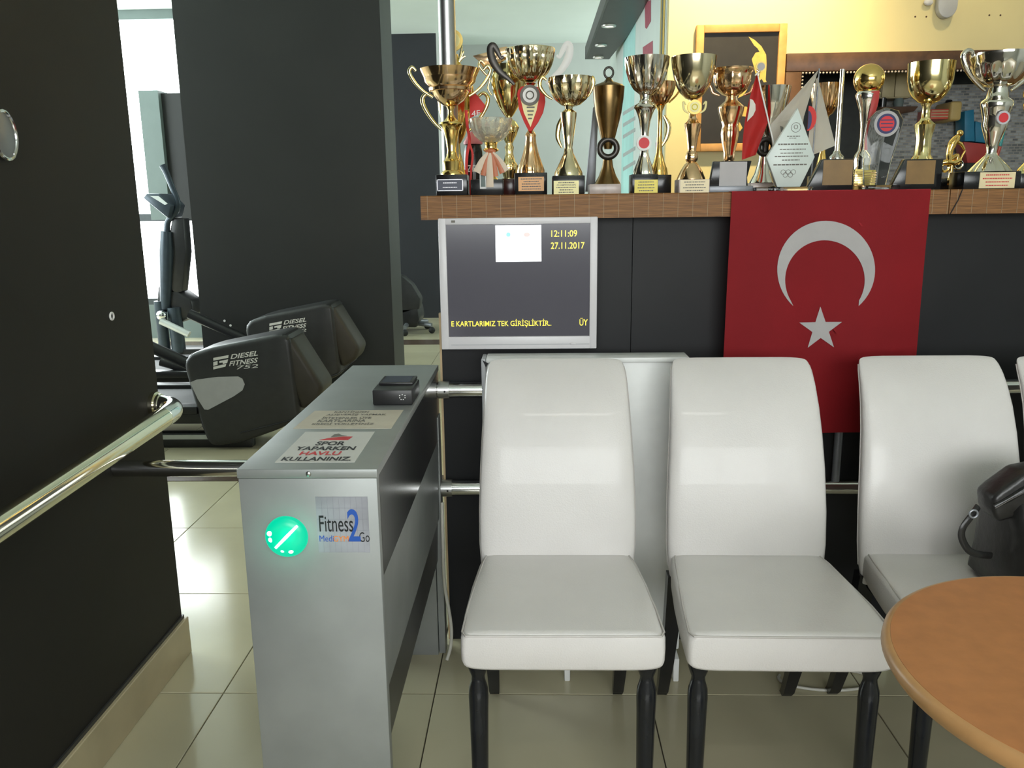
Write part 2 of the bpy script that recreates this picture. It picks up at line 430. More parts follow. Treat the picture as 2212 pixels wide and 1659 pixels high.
link('side_face', MB().box(PR - 0.002, PR, 6.0, 6.46, 0, CEIL).mesh('side_face', 'pillar_edge', smooth=0), pl)
XD = -1.055
struct('wall_back', MB().box(-3.2, XD, 9.6, 9.75, 0, CEIL), 'far_black', 'dark wall at the far end of the hall behind the pillar', 'wall')
struct('wall_far', MB().box(XD - 0.1, 4.2, 10.3, 10.45, 0, CEIL), 'white_wall', 'pale white wall at the far end of the hall', 'wall')
struct('wall_far_return', MB().box(XD, XD + 0.05, 9.6, 10.3, 0, CEIL), 'white_wall', 'short pale return between the dark and the white far walls', 'wall')
XC = 0.642
wr = struct('wall_return', MB().box(XC, XC + 0.06, 4.26, 7.3, 0, CEIL), 'poster_pale', 'pale side wall carrying the turquoise banner', 'wall')
# cream wall around the framed niche
NX0, NX1, NZ0, NZ1 = 1.225, 3.2, 1.0, 1.945
cw = MB()
cw.box(XC, NX0, 4.2, 4.26, 0, CEIL); cw.box(NX0, 4.2, 4.2, 4.26, NZ1, CEIL); cw.box(NX1, 4.2, 4.2, 4.26, 0, NZ1); cw.box(NX0, NX1, 4.2, 4.26, 0, NZ0)
struct('wall_right', cw, 'cream_wall', 'cream wall behind the counter lit by warm light', 'wall')
struct('wall_side', MB().box(4.1, 4.2, -3.1, 12, 0, CEIL), 'white_wall', 'white side wall of the room', 'wall')
struct('wall_hall', MB().box(-6.2, -6.1, -3.1, 12, 0, CEIL), 'white_wall', 'pale outer wall of the gym hall', 'wall')
fw = MB(); fw.box(-6.2, -1.3, -3.2, -3.05, 0, CEIL); fw.box(2.5, 4.2, -3.2, -3.05, 0, CEIL); fw.box(-1.3, 2.5, -3.2, -3.05, 0, 1.1); fw.box(-1.3, 2.5, -3.2, -3.05, 2.5, CEIL)
struct('wall_front', fw, 'white_wall', 'wall with the shop window behind the photographer', 'wall')
# hall window seen in the gap left of the pillar
WY = 8.25
hw = MB(); hw.box(-6.2, -3.2, WY, WY + 0.1, 3.03, CEIL); hw.box(-6.2, -3.2, WY, WY + 0.1, 0, 0.34)
struct('wall_window', hw, 'green_grey', 'grey lintel and sill around the bright hall window', 'wall')
w1 = struct('window_1', MB().box(-6.1, -3.2, WY + 0.05, WY + 0.06, 0.34, 3.03), 'window_glow', 'tall bright window overexposed by daylight', 'window')
fr = MB(); zb = P(330, 470, y=WY).z
fr.box(-6.1, -3.2, WY, WY + 0.05, zb - 0.035, zb + 0.035); fr.box(-6.1, -3.2, WY, WY + 0.05, 0.34, 0.40)
link('window_frame', fr.mesh('window_frame', 'window_frame', smooth=0), w1)
x0, x1, x2 = P(300, 250, y=8.05).x, P(347, 300, y=8.05).x, P(395, 420, y=8.05).x
zt = P(320, 196, y=8.05).z
b = struct('wall_block', MB().box(x0 + 0.03, x1 + 0.03, 8.02, WY - 0.001, zb - 0.02, zt), 'green_grey', 'grey green panel covering the upper part of the bright window', 'wall')
link('side_panel', MB().box(x1 + 0.03, x2 + 0.3, 8.08, WY - 0.001, zb - 0.02, zt - 0.02).mesh('side_panel', 'black_pillar', smooth=0), b)

# ------------------------------------------------------------------ counter
c = thing('counter', (1.3, CY, 0), 'long black panelled counter below the row of trophies', 'counter')
xs = P(1365, 600, y=CY).x
part('front_panel', MB().box(-0.262, xs - 0.001, CY, CY + 0.02, 0, 1.258), 'counter_black', c, 0)
part('front_panel', MB().box(xs + 0.001, 1.62, CY, CY + 0.02, 0, 1.258), 'counter_black', c, 0)
part('front_panel', MB().box(1.622, 3.4, CY, CY + 0.02, 0, 1.258), 'counter_black', c, 0)
part('body', MB().box(-0.262, 3.4, CY + 0.021, 2.66, 0, 1.258), 'counter_black', c, 0)
part('edge_band', MB().box(-0.2685, -0.2625, CY + 0.001, CY + 0.022, 0, 1.0), 'beige_edge', c, 0, label='light beige edge band of the counter end')
part('top', MB().box(-0.29, 3.4, 2.226, 2.72, 1.2585, ST - 0.004, 0.003), 'brown_wood', c)
SX = P(2052, 430, y=2.218).x
def bamboo_mat(x0, x1, label, cord):
    t = thing('bamboo_mat', ((x0 + x1) / 2, 2.218, 1.258), label, 'mat', 'bamboo mats on the counter')
    mb = MB()
    prof = [(2.70, ST - 0.003), (2.70, ST), (2.222, ST), (2.2185, ST - 0.003), (2.2185, 1.259), (2.2225, 1.259), (2.2225, ST - 0.005), (2.224, ST - 0.003)]
    mb.loft([[(x, y, z) for y, z in prof] for x in [x0 + (x1 - x0) * k / 12 for k in range(13)]])
    part('mat_sheet', mb, 'bamboo', t, 20)
    th = MB(); x = x0 + 0.018
    while x < x1:
        th.box(x - 0.0005, x + 0.0005, 2.2177, 2.2186, 1.260, ST + 0.0003); x += 0.0385
    part('thread', th, 'mat_thread', t, 0)['kind'] = 'stuff'
    if cord:
        part('cord', MB().tube([(x0 + 0.028, 2.2165, ST), (x0 + 0.02, 2.2165, 1.295), (x0 + 0.003, 2.2165, 1.259)], 0.0014, 6), 'ink', t)
    return t
bamboo_mat(-0.297, SX - 0.001, 'long bamboo mat draped over the counter edge above the monitor', False)
bamboo_mat(SX + 0.001, 3.4, 'bamboo mat with dark cord at the right end of the counter', True)
# chrome post on the counter
pp = P(967, 100, y=2.41)
t = thing('steel_post', (pp.x, 2.41, ST), 'vertical brushed steel post rising from the counter behind the leftmost trophy', 'post')
part('tube', MB().lathe(pp.x, 2.41, [(0.0235, ST), (0.0235, CEIL)], 32), 'steel', t)
part('flange', MB().lathe(pp.x, 2.41, [(0.034, ST), (0.034, ST + 0.006), (0.025, ST + 0.012)], 32), 'chrome', t)

# ------------------------------------------------------------------ monitor
MY = 2.196
mx0, mx1 = P(950, 610, y=MY).x, P(1290, 610, y=MY).x
mz1, mz0 = P(1120, 470, y=MY).z, P(1120, 754, y=MY).z
t = thing('monitor', ((mx0 + mx1) / 2, MY + 0.05, mz0), 'white framed computer monitor hung on the counter front', 'monitor')
sx0, sx1 = P(966, 600, y=MY).x, P(1274, 600, y=MY).x
sz1, sz0 = P(1120, 484, y=MY).z, P(1120, 727, y=MY).z
bz = MB()
bz.box(mx0, sx0, MY, MY + 0.02, mz0, mz1, 0.002); bz.box(sx1, mx1, MY, MY + 0.02, mz0, mz1, 0.002)
bz.box(sx0 - 0.002, sx1 + 0.002, MY, MY + 0.02, sz1, mz1, 0.002); bz.box(sx0 - 0.002, sx1 + 0.002, MY, MY + 0.02, mz0, sz0, 0.002)
part('bezel', bz, 'bezel', t)
part('screen', MB().box(sx0, sx1, MY + 0.006, MY + 0.018, sz0, sz1), 'screen', t, 0)
part('rear_housing', MB().box(mx0 + 0.03, mx1 - 0.03, MY + 0.021, CY - 0.001, mz0 + 0.02, 1.24, 0.008), 'bezel', t)
def mq(px0, py0, px1, py1, dy=0.0):
    a = P(px0, py1, y=MY); b_ = P(px1, py0, y=MY)
    return a.x, b_.x, a.z, b_.z
a = mq(1071, 486, 1169, 566)
part('screen_picture', MB().box(a[0], a[1], MY + 0.0045, MY + 0.0058, a[2], a[3]), 'screen_white', t, 0, label='white picture on the screen')
mb = MB(); q = P(1098, 507, y=MY); mb.disc((q.x, MY + 0.004, q.z), 0.006, 0.0004, 16)
part('screen_blot', mb, 'screen_cyan', t, 0)
mb = MB(); q = P(1138, 507, y=MY); mb.disc((q.x, MY + 0.004, q.z), 0.006, 0.0004, 16, 1.4)
part('screen_blot', mb, 'screen_red', t, 0)
its = []
for s, bx in (('12:11:09', (1191, 497, 1247, 512)), ('27.11.2017', (1190, 523, 1263, 538)), ('E KARTLARIMIZ TEK GİRİŞLİKTİR..', (975, 689, 1191, 709)), ('ÜY', (1252, 687, 1270, 704))):
    x0, x1, z0, z1 = mq(*bx); its.append((s, (x0, MY + 0.0058, z0), (x1 - x0, 0, 0), (0, 0, z1 - z0), 0.007))
for it in its: lettering('screen_text', [it], 'screen_yellow', t, (0, -1, 0), 0.0008)
a = mq(975, 742, 1273, 746)
bt = MB().box(a[0], a[1], MY - 0.0008, MY + 0.001, a[2], a[3])
part('button_strip', bt, 'silver_plastic', t, 0)
q = P(1238, 742, y=MY); part('power_button', MB().sphere((q.x, MY - 0.0005, q.z), 0.006, 16, 10, (1.5, 0.4, 0.6)), 'bezel', t)
a = mq(966, 476, 983, 481); part('brand_mark', MB().box((a[0] + a[1]) / 2, a[1], MY - 0.0006, MY + 0.001, a[2], a[3]), 'ink_grey', t, 0)

# ------------------------------------------------------------------ hanging flag
FY = 2.2085
def fpt(px, py, lift=0.0):
    q = P(px, py, y=FY)
    rip = 0.0025 * math.sin(q.x * 22 + q.z * 3) * min(1, max(0, (1.32 - q.z) * 4))
    return Vector((q.x, FY + rip - lift, q.z))
t = thing('hanging_flag', (P(1780, 900, y=FY).x, FY, P(1780, 938, y=FY).z), 'red flag with white crescent and star hanging from the counter', 'flag')
def flag_fn(u, v):
    # u across, v down
    xl = 1581 - 26 * v; xr = 2011 - 46 * v
    y = 413 - 5 * u + v * (938 - 413)
    return fpt(xl + (xr - xl) * u, y)
mb = MB().grid(flag_fn, 40, 40)
bmesh.ops.solidify(mb.bm, geom=mb.bm.faces[:], thickness=0.0012)
top = [(P(1581, 413, y=FY).x, P(2011, 408, y=FY).x)][0]
mb.box(top[0], top[1], FY, 2.245, ST + 0.0004, ST + 0.0016)
part('flag_cloth', mb, 'flag_red', t, 60)
cp = []
C1, R1, C2, R2 = (1783.5, 582.5), 105.5, (1781, 605), 86
a0 = math.radians(46)
for k in range(49):
    a = a0 + (-math.pi / 2 - a0) if False else math.radians(48 - (276) * k / 48)
    cp.append((C1[0] + R1 * math.cos(a), C1[1] + R1 * math.sin(a)))
ci = []
for k in range(49):
    a = math.radians(36 - 252 * k / 48)
    ci.append((C2[0] + R2 * math.cos(a), C2[1] + R2 * math.sin(a)))
mb = MB()
A = [mb.bm.verts.new(fpt(*p, lift=0.0022)) for p in cp]; B = [mb.bm.verts.new(fpt(*p, lift=0.0022)) for p in ci]
B[0].co = A[0].co.copy(); B[-1].co = A[-1].co.copy()
for k in range(48): mb.bm.faces.new((A[k], A[k + 1], B[k + 1], B[k]))
part('crescent', mb, 'flag_white', t, 60)
mb = MB(); sc = (1772.5, 711)
o_ = mb.bm.verts.new(fpt(*sc, lift=0.0022)); ring = []
for k in range(10):
    r = 49 if k % 2 == 0 else 19
    a = -math.pi / 2 + math.pi * k / 5 - 0.01
    ring.append(mb.bm.verts.new(fpt(sc[0] + r * math.cos(a), sc[1] + r * math.sin(a), lift=0.0022)))
for k in range(10): mb.bm.faces.new((o_, ring[k], ring[(k + 1) % 10]))
part('star', mb, 'flag_white', t, 60)

# ------------------------------------------------------------------ rail along the counter
t = thing('counter_rail', (1.2, 2.245, 0.0), 'double steel tube rail running along the counter behind the chairs', 'rail')
part('upper_tube', MB().tube([(-0.2705, 2.245, 0.794), (3.2, 2.245, 0.794)], 0.0215, 24), 'chrome', t)
part('lower_tube', MB().tube([(-0.2705, 2.245, 0.506), (3.2, 2.245, 0.506)], 0.0215, 24), 'chrome', t)
for z in (0.794, 0.506):
    part('collar', MB().tube([(-0.268, 2.245, z), (-0.238, 2.245, z)], 0.0245, 24), 'steel', t)
    part('screw', MB().sphere((-0.249, 2.2205, z), 0.0028, 10, 8), 'ink', t)
for px in (1808,):
    x = P(px, 990, y=2.245).x
    part('post', MB().tube([(x, 2.245, 0.5), (x, 2.245, 0.79)], 0.011, 16), 'grey_metal', t)
for x in (0.2, 1.5, 2.6):
    part('post', MB().tube([(x, 2.262, 0.0), (x, 2.262, 0.506)], 0.012, 16), 'grey_metal', t)

# ------------------------------------------------------------------ white upright panel behind the chairs
t = thing('upright_panel', (0.12, 2.15, 0), 'tall white panel on little feet standing behind the first chair', 'panel')
px0, px1 = -0.139, 0.40
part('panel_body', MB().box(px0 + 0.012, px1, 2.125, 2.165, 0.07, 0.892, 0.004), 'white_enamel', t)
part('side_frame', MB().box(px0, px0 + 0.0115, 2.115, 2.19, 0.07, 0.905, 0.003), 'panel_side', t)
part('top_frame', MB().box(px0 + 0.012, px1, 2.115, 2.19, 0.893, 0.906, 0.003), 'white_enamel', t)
part('corner_gap', MB().prism([(px0 + 0.003, 2.1145, 0.902), (px0 + 0.018, 2.1145, 0.893), (px0 + 0.012, 2.1145, 0.882)], (0, 0.003, 0)), 'ink', t, 0)
for x in (-0.125, 0.085, 0.385):
    part('foot', MB().box(x - 0.008, x + 0.008, 2.075, 2.185, 0.0, 0.07, 0.003), 'white_enamel', t)

# ------------------------------------------------------------------ chairs
def rrect(cx, cy, cz, w, th, tilt, n=6, r=0.45):
    """rounded rectangle section, w across x, th in the tilted y-z plane"""
    pts = []
    e = 0.36
    N = 28
    for k in range(N):
        a = 2 * math.pi * k / N
        c_, s_ = math.cos(a), math.sin(a)
        u = math.copysign(abs(c_) ** 0.30, c_) * w / 2
        v = math.copysign(abs(s_) ** 0.62, s_) * th / 2
        pts.append((cx + u, cy + v * math.cos(tilt), cz + v * math.sin(tilt)))
    return pts
def make_chair():
    t = bpy.data.objects.new('dining_chair', None); COL.objects.link(t); t.empty_display_size = 0.05
    # seat: y 0 = front edge, back to 0.40
    secs = []
    for y, w, zt, zb in ((0.0, 0.384, 0.474, 0.404), (0.003, 0.396, 0.479, 0.399), (0.016, 0.404, 0.4805, 0.397), (0.10, 0.402, 0.485, 0.398), (0.22, 0.390, 0.486, 0.40), (0.33, 0.372, 0.483, 0.403), (0.40, 0.352, 0.478, 0.41), (0.425, 0.33, 0.466, 0.418)):
        sec = []
        N = 32; h = (zt - zb) / 2; zc = (zt + zb) / 2
        for k in range(N):
            a = 2 * math.pi * k / N; c_, s_ = math.cos(a), math.sin(a)
            sec.append((math.copysign(abs(c_) ** 0.22, c_) * w / 2, y, zc + math.copysign(abs(s_) ** 0.32, s_) * h))
        secs.append(sec)
    seat = part('seat', MB().loft(secs), 'white_leather', t, 60)
    pts = [(-0.166, 0.40, 0.474), (-0.176, 0.33, 0.477), (-0.194, 0.12, 0.478), (-0.1985, 0.016, 0.4745), (-0.191, 0.001, 0.4735), (-0.1, 0.0, 0.474), (0.1, 0.0, 0.474), (0.191, 0.001, 0.4735), (0.1985, 0.016, 0.4745), (0.194, 0.12, 0.478), (0.176, 0.33, 0.477), (0.166, 0.40, 0.474)]
    part('piping', MB().tube(pts, 0.0022, 8), 'leather_seam', seat)
    secs = []
    # backrest: rises from behind the seat, leaning back, rolled at the top
    spine = [(0.385, 0.40, 0.355, 0.040, 0.05), (0.392, 0.44, 0.366, 0.052, 0.08), (0.398, 0.50, 0.374, 0.058, 0.12), (0.410, 0.58, 0.374, 0.062, 0.16), (0.430, 0.68, 0.367, 0.064, 0.22), (0.452, 0.76, 0.358, 0.064, 0.28), (0.476, 0.82, 0.351, 0.064, 0.36), (0.502, 0.866, 0.345, 0.062, 0.46), (0.520, 0.891, 0.340, 0.058, 0.54), (0.531, 0.904, 0.334, 0.050, 0.6), (0.538, 0.911, 0.326, 0.037, 0.62), (0.542, 0.915, 0.312, 0.018, 0.62)]
    for y, z, w, th, tl in spine: secs.append(rrect(0, y, z, w, th, tl))
    bk = part('backrest', MB().loft(secs), 'white_leather', t, 70)
    for s in (-1, 1):
        pts = [(s * (w / 2 + 0.0005), y + 0.006, z) for y, z, w, th, tl in spine[1:10]]
        part('side_seam', MB().tube(pts, 0.0014, 6), 'leather_seam', bk)
    for s in (-1, 1):
        lp = [(0.0125, 0.0), (0.0145, 0.03), (0.0175, 0.15), (0.0195, 0.28), (0.0205, 0.315), (0.0195, 0.335), (0.0145, 0.352), (0.0135, 0.362), (0.018, 0.374), (0.0215, 0.386), (0.022, 0.402)]
        part('leg', MB().lathe(s * 0.171, 0.045, lp, 20), 'black_wood', t, label='black turned front leg')
    for s in (-1, 1):
        sec = []
        for y, z, w in ((0.552, 0.0, 0.0125), (0.535, 0.02, 0.014), (0.48, 0.14, 0.0165), (0.425, 0.28, 0.018), (0.395, 0.42, 0.019)):
            sec.append([(s * 0.166 + a * w, y + b_ * w, z) for a, b_ in ((-1, -1), (1, -1), (1, 1), (-1, 1))])
        part('leg', MB().loft(sec), 'black_wood', t, 30, label='black splayed rear leg')
    part('underframe', MB().box(-0.165, 0.165, 0.05, 0.40, 0.385, 0.409, 0.003), 'black_wood', t)
    return t
def copy_tree(o, parent=None):
    c_ = o.copy(); COL.objects.link(c_); c_.parent = parent
    for ch in list(o.children): copy_tree(ch, c_)
    return c_
ch0 = make_chair()
spots = [(0.052, 1.474, 0.0, 'white leather chair beside the steel turnstile, below the monitor'), (0.497, 1.472, -0.012, 'white leather chair second from the turnstile, before the red flag'),
         (0.955, 1.478, -0.01, 'white leather chair holding the black bag'), (1.366, 1.478, 0.06, 'white leather chair cut off by the right picture edge')]
for k, (x, y, rz, lab) in enumerate(spots):
    o = ch0 if k == 0 else copy_tree(ch0)
    o.location = (x, y, 0); o.rotation_euler = (0, 0, rz)
    tag(o, lab, 'chair', 'white leather chairs along the counter')

# ------------------------------------------------------------------ black bag on the third chair
t = thing('handbag', (1.07, 1.66, 0.487), 'black leather bag lying on the third white chair', 'bag')
secs = []
for z, x0, x1, y0, y1 in ((0.4875, 0.975, 1.21, 1.57, 1.77), (0.50, 0.96, 1.225, 1.555, 1.78), (0.56, 0.962, 1.225, 1.55, 1.775), (0.63, 0.962, 1.22, 1.56, 1.765), (0.68, 0.958, 1.21, 1.575, 1.75), (0.715, 0.968, 1.19, 1.60, 1.735), (0.735, 1.0, 1.15, 1.63, 1.71)):
    sec = []
    for k in range(28):
        a = 2 * math.pi * k / 28; c_, s_ = math.cos(a), math.sin(a)
        wob = 1 + 0.02 * math.sin(5 * a + z * 40)
        sec.append(((x0 + x1) / 2 + math.copysign(abs(c_) ** 0.4, c_) * (x1 - x0) / 2 * wob, (y0 + y1) / 2 + math.copysign(abs(s_) ** 0.45, s_) * (y1 - y0) / 2 * wob, z))
    secs.append(sec)
part('bag_body', MB().loft(secs), 'bag_leather', t, 60)
fl_ = [(2105, 1052), (2125, 1035), (2172, 1001), (2240, 988), (2330, 1000), (2385, 1040), (2400, 1110), (2390, 1150), (2300, 1112), (2212, 1080), (2150, 1094), (2118, 1104), (2108, 1085)]
part('flap', MB().prism([P(a_, b_, y=1.67) for a_, b_ in fl_], (0, -0.07, 0), 0.010, 3), 'bag_leather', t, 60)
part('flap_fold', MB().tube([P(a_, b_, y=1.598) for a_, b_ in ((2148, 1094), (2180, 1078), (2230, 1050), (2300, 1040))], [0.004, 0.006, 0.006, 0.004], 8, smooth=3), 'bag_leather', t)
def bp_(px, py, y): return P(px, py, y=y)
st = part('strap', MB().tube([bp_(2112, 1095, 1.60), bp_(2098, 1115, 1.585), bp_(2080, 1140, 1.58), bp_(2078, 1163, 1.58), bp_(2092, 1188, 1.58), bp_(2112, 1197, 1.585), bp_(2140, 1200, 1.60)], 0.0075, 10, flat=0.6, smooth=5), 'bag_leather', t)
part('buckle', MB().ring(bp_(2103, 1110, 1.58), 0.008, 0.0022, 'y', 16, 8), 'grey_metal', st)
part('zip', MB().tube([bp_(2150, 1098, 1.592), bp_(2185, 1078, 1.592), bp_(2240, 1050, 1.592)], 0.0015, 6), 'dark_iron', t)

# ------------------------------------------------------------------ round table
t = thing('round_table', (0.760, 0.985, 0), 'round orange brown wooden table in the front right corner', 'table')
TZ = 0.70; TR = 0.289
part('table_top', MB().lathe(0.76, 0.985, [(0.0, TZ - 0.028), (TR - 0.02, TZ - 0.028), (TR - 0.006, TZ - 0.024), (TR, TZ - 0.014), (TR - 0.001, TZ - 0.006), (TR - 0.006, TZ - 0.001), (TR - 0.010, TZ)], 96), 'table_edge', t)
part('top_veneer', MB().lathe(0.76, 0.985, [(0.0, TZ - 0.001), (TR - 0.011, TZ - 0.001), (TR - 0.0115, TZ + 0.0006), (0.0, TZ + 0.0006)], 96), 'table_wood', t)
part('pedestal', MB().lathe(0.76, 0.985, [(0.03, 0.02), (0.028, 0.4), (0.032, TZ - 0.03)], 24), 'black_wood', t)
part('foot', MB().lathe(0.76, 0.985, [(0.20, 0.0), (0.20, 0.012), (0.06, 0.03), (0.032, 0.04)], 48), 'black_wood', t)

# ------------------------------------------------------------------ turnstile
TX0, TX1, TY0, TY1, TT = -0.510, -0.271, 1.342, 2.272, 0.860
t = thing('turnstile', ((TX0 + TX1) / 2, (TY0 + TY1) / 2, 0), 'grey steel turnstile cabinet with a green lit arrow', 'turnstile')
part('lid', MB().box(TX0 - 0.0015, TX1 + 0.0015, TY0 - 0.0015, TY1, TT - 0.016, TT, 0.0015), 'turnstile_steel', t)
fp = part('front_plate', MB().box(TX0, TX1, TY0, TY0 + 0.022, 0.0, TT - 0.0165, 0.0015), 'turnstile_steel', t)
part('upper_body', MB().box(TX0 + 0.001, TX1, TY0 + 0.0225, TY1 - 0.001, 0.655, TT - 0.0165), 'turnstile_gloss', t, 0)
def wedge(z1, z0, in1, in0):
    pts = [(TX1 - in1, TY0 + 0.0225, z1), (TX1 - in0, TY0 + 0.0225, z0), (TX0 + 0.001 + in0, TY0 + 0.0225, z0), (TX0 + 0.001 + in1, TY0 + 0.0225, z1)]
    return MB().prism(pts, (0, TY1 - 0.02 - TY0, 0))
part('lower_body', wedge(0.6545, 0.425, 0.0, 0.004), 'turnstile_steel', t, 0)
part('bottom_band', wedge(0.4245, 0.295, 0.008, 0.012), 'turnstile_dark', t, 0)
part('rear_leg', MB().box(TX0 + 0.01, TX1 - 0.018, 2.212, TY1 - 0.001, 0.0, 0.2945), 'turnstile_steel', t, 0)
part('rear_channel', MB().box(TX1 - 0.016, TX1 + 0.002, 2.222, TY1, 0.0, 0.72), 'turnstile_steel', t, 0)
q = P(667, 1023, y=TY0); part('screw', MB().sphere((q.x, TY0 - 0.002, q.z), 0.0048, 14, 10, (1, 0.5, 1)), 'steel', t)
q = P(620, 1158, y=TY0); R_ = 0.0372
led = part('signal_lamp', MB().lathe(0, 0, [(R_, 0.0), (R_, 0.004), (R_ * 0.92, 0.008), (R_ * 0.6, 0.0115), (0, 0.013)], 40), 'green_led', t, label='round green signal lamp')
for v in led.data.vertices:   # lamp dome turned to face the hall entrance
    w = v.co + worldloc(t); v.co = Vector((q.x + w.x, TY0 - w.z, q.z + w.y)) - worldloc(t)
def lq(px, py, d=0.013): return P(px, py, y=TY0 - d)
ar = MB()
def dash(x0, y0, x1, y1, r):
    ar.tube([lq(x0, y0), lq((x0 + x1) / 2, (y0 + y1) / 2), lq(x1, y1)], [r * 0.8, r, r * 0.8], 8, flat=0.5)
dash(595, 1184, 642, 1136, 0.0028)
for p in ((583, 1153), (586, 1166), (611, 1188), (628, 1190)): ar.sphere(lq(*p, 0.0095), 0.0048, 12, 8, (1.1, 0.4, 1.0))
ao = part('arrow', ar, 'green_led_arrow', led)
gl = bpy.data.lights.new('signal_light', 'POINT'); gl.energy = 0.10; gl.color = (0.0, 1.0, 0.6); gl.shadow_soft_size = 0.02
go = bpy.data.objects.new('signal_light', gl); COL.objects.link(go); go.parent = t; go.location = Vector((q.x, TY0 - 0.04, q.z)) - worldloc(t)
# printed square with the gym name
sa, sb = P(681, 1073, y=TY0), P(800, 1193, y=TY0)
stk = part('sticker', MB().box(sa.x, sb.x, TY0 - 0.0008, TY0 - 0.0001, sb.z, sa.z), 'sticker_grey', t, 0, label='grey square sticker with the gym name')
ln = MB(); w_ = sb.x - sa.x; h_ = sa.z - sb.z
for k in range(1, 9):
    ln.box(sa.x + w_ * k / 9 - 0.0001, sa.x + w_ * k / 9 + 0.0001, TY0 - 0.001, TY0 - 0.0008, sb.z, sa.z)
for k in range(1, 5): ln.box(sa.x, sb.x, TY0 - 0.001, TY0 - 0.0008, sb.z + h_ * k / 5 - 0.0001, sb.z + h_ * k / 5 + 0.0001)
part('sticker_line', ln, 'sticker_line', stk, 0)
def sq(px, py): return P(px, py, y=TY0)
def fitbox(s, x0, y0, x1, y1, *k):
    a_ = sq(x0, y1); b_ = sq(x1, y0); return (s, (a_.x, TY0 - 0.001, a_.z), (b_.x - a_.x, 0, 0), (0, 0, b_.z - a_.z)) + k
lettering('gym_name', [fitbox('Fitness', 691, 1113, 762, 1148, 0.004), fitbox('Go', 777, 1149, 798, 1170, 0.0)], 'ink', stk, (0, -1, 0), 0.0004)
lettering('gym_name', [fitbox('2', 753, 1099, 776, 1169, 0.01), fitbox('Medi', 691, 1156, 721, 1169, 0.0)], 'ink_blue', stk, (0, -1, 0), 0.0006)
lettering('gym_name', [fitbox('GYM', 721, 1157, 753, 1169, 0.0)], 'ink_orange', stk, (0, -1, 0), 0.0006)
# notices on the lid
n1 = part('notice', MB().prism([(-0.457, 1.380, TT), (-0.316, 1.379, TT), (-0.3175, 1.577, TT), (-0.4565, 1.578, TT)], (0, 0, 0.0007)), 'paper', t, 0, label='white notice asking to use a towel')
def top_line(s, x0, x1, y0, y1, *k): return (s, (x0, y0, TT + 0.0008), (x1 - x0, 0, 0), (0, y1 - y0, 0)) + k
lettering('notice_text', [top_line('SPOR', -0.413, -0.358, 1.481, 1.507, 0.03), top_line('YAPARKEN', -0.443, -0.332, 1.450, 1.474, 0.03), top_line('KULLANINIZ.', -0.449, -0.325, 1.386, 1.409, 0.03)], 'ink', n1, (0, 0, 1), 0.0005)
lettering('notice_text', [top_line('HAVLU', -0.426, -0.352, 1.419, 1.442, 0.03)], 'ink_red', n1, (0, 0, 1), 0.0005)
part('notice_emblem', MB().prism([(-0.413, 1.517, TT + 0.0008), (-0.358, 1.517, TT + 0.0008), (-0.354, 1.540, TT + 0.0008), (-0.372, 1.541, TT + 0.0008), (-0.40, 1.530, TT + 0.0008)], (0, 0, 0.0004)), 'ink_red', n1, 0)
part('notice_figure', MB().prism([(-0.396, 1.537, TT + 0.0008), (-0.366, 1.546, TT + 0.0008), (-0.378, 1.551, TT + 0.0008), (-0.386, 1.562, TT + 0.0008), (-0.394, 1.556, TT + 0.0008)], (0, 0, 0.0004)), 'ink_grey', n1, 0)
n2 = part('notice', MB().prism([(-0.4885, 1.604, TT), (-0.289, 1.601, TT), (-0.2875, 1.752, TT), (-0.482, 1.749, TT)], (0, 0, 0.0007)), 'paper_beige', t, 0, label='worn beige notice about loading cards')
lettering('notice_text', [top_line('KANTİNDEN', -0.435, -0.360, 1.728, 1.746, 0.02), top_line('ALIŞVERİŞ YAPMAK', -0.447, -0.318, 1.702, 1.722, 0.02), top_line('İSTEYENLER ÜYE', -0.450, -0.345, 1.676, 1.696, 0.02), top_line('KARTLARINA', -0.452, -0.352, 1.651, 1.670, 0.02), top_line('KREDİ YÜKLETİNİZ', -0.458, -0.330, 1.628, 1.645, 0.02)], 'ink_grey', n2, (0, 0, 1), 0.0005)
# card reader on the lid
r = thing('card_reader', (-0.318, 1.86, TT), 'black plastic card reader lying on the turnstile lid', 'card reader')
part('housing', MB().box(-0.364, -0.2735, 1.795, 1.915, TT + 0.0005, TT + 0.036, 0.004), 'black_plastic', r)
part('raised_lid', MB().box(-0.358, -0.279, 1.845, 1.922, TT + 0.036, TT + 0.042, 0.002), 'black_plastic', r)
part('display_window', MB().box(-0.351, -0.287, 1.852, 1.916, TT + 0.042, TT + 0.0427), 'plate_navy', r, 0)
mk = MB()
for dx, dz in ((-0.006, 0.004), (-0.006, -0.001), (-0.003, -0.005), (0.002, -0.005), (0.006, -0.001), (0.006, 0.004), (0, 0.006)): mk.box(-0.296 + dx - 0.0012, -0.296 + dx + 0.0012, 1.7943, 1.795, TT + 0.019 + dz - 0.001, TT + 0.019 + dz + 0.001)
part('card_symbol', mk, 'ink_white', r, 0)

# cable beside the turnstile
t = solo('white_cable', MB().tube([(-0.2635, 2.205, 0.478), (-0.2635, 2.20, 0.44), (-0.2635, 2.195, 0.38), (-0.262, 2.19, 0.24), (-0.251, 2.19, 0.15), (-0.246, 2.19, 0.09), (-0.250, 2.185, 0.04), (-0.2605, 2.175, 0.0055)], 0.005, 10, smooth=5), 'cable_white', 'white cable hanging down beside the turnstile back leg', 'cable')

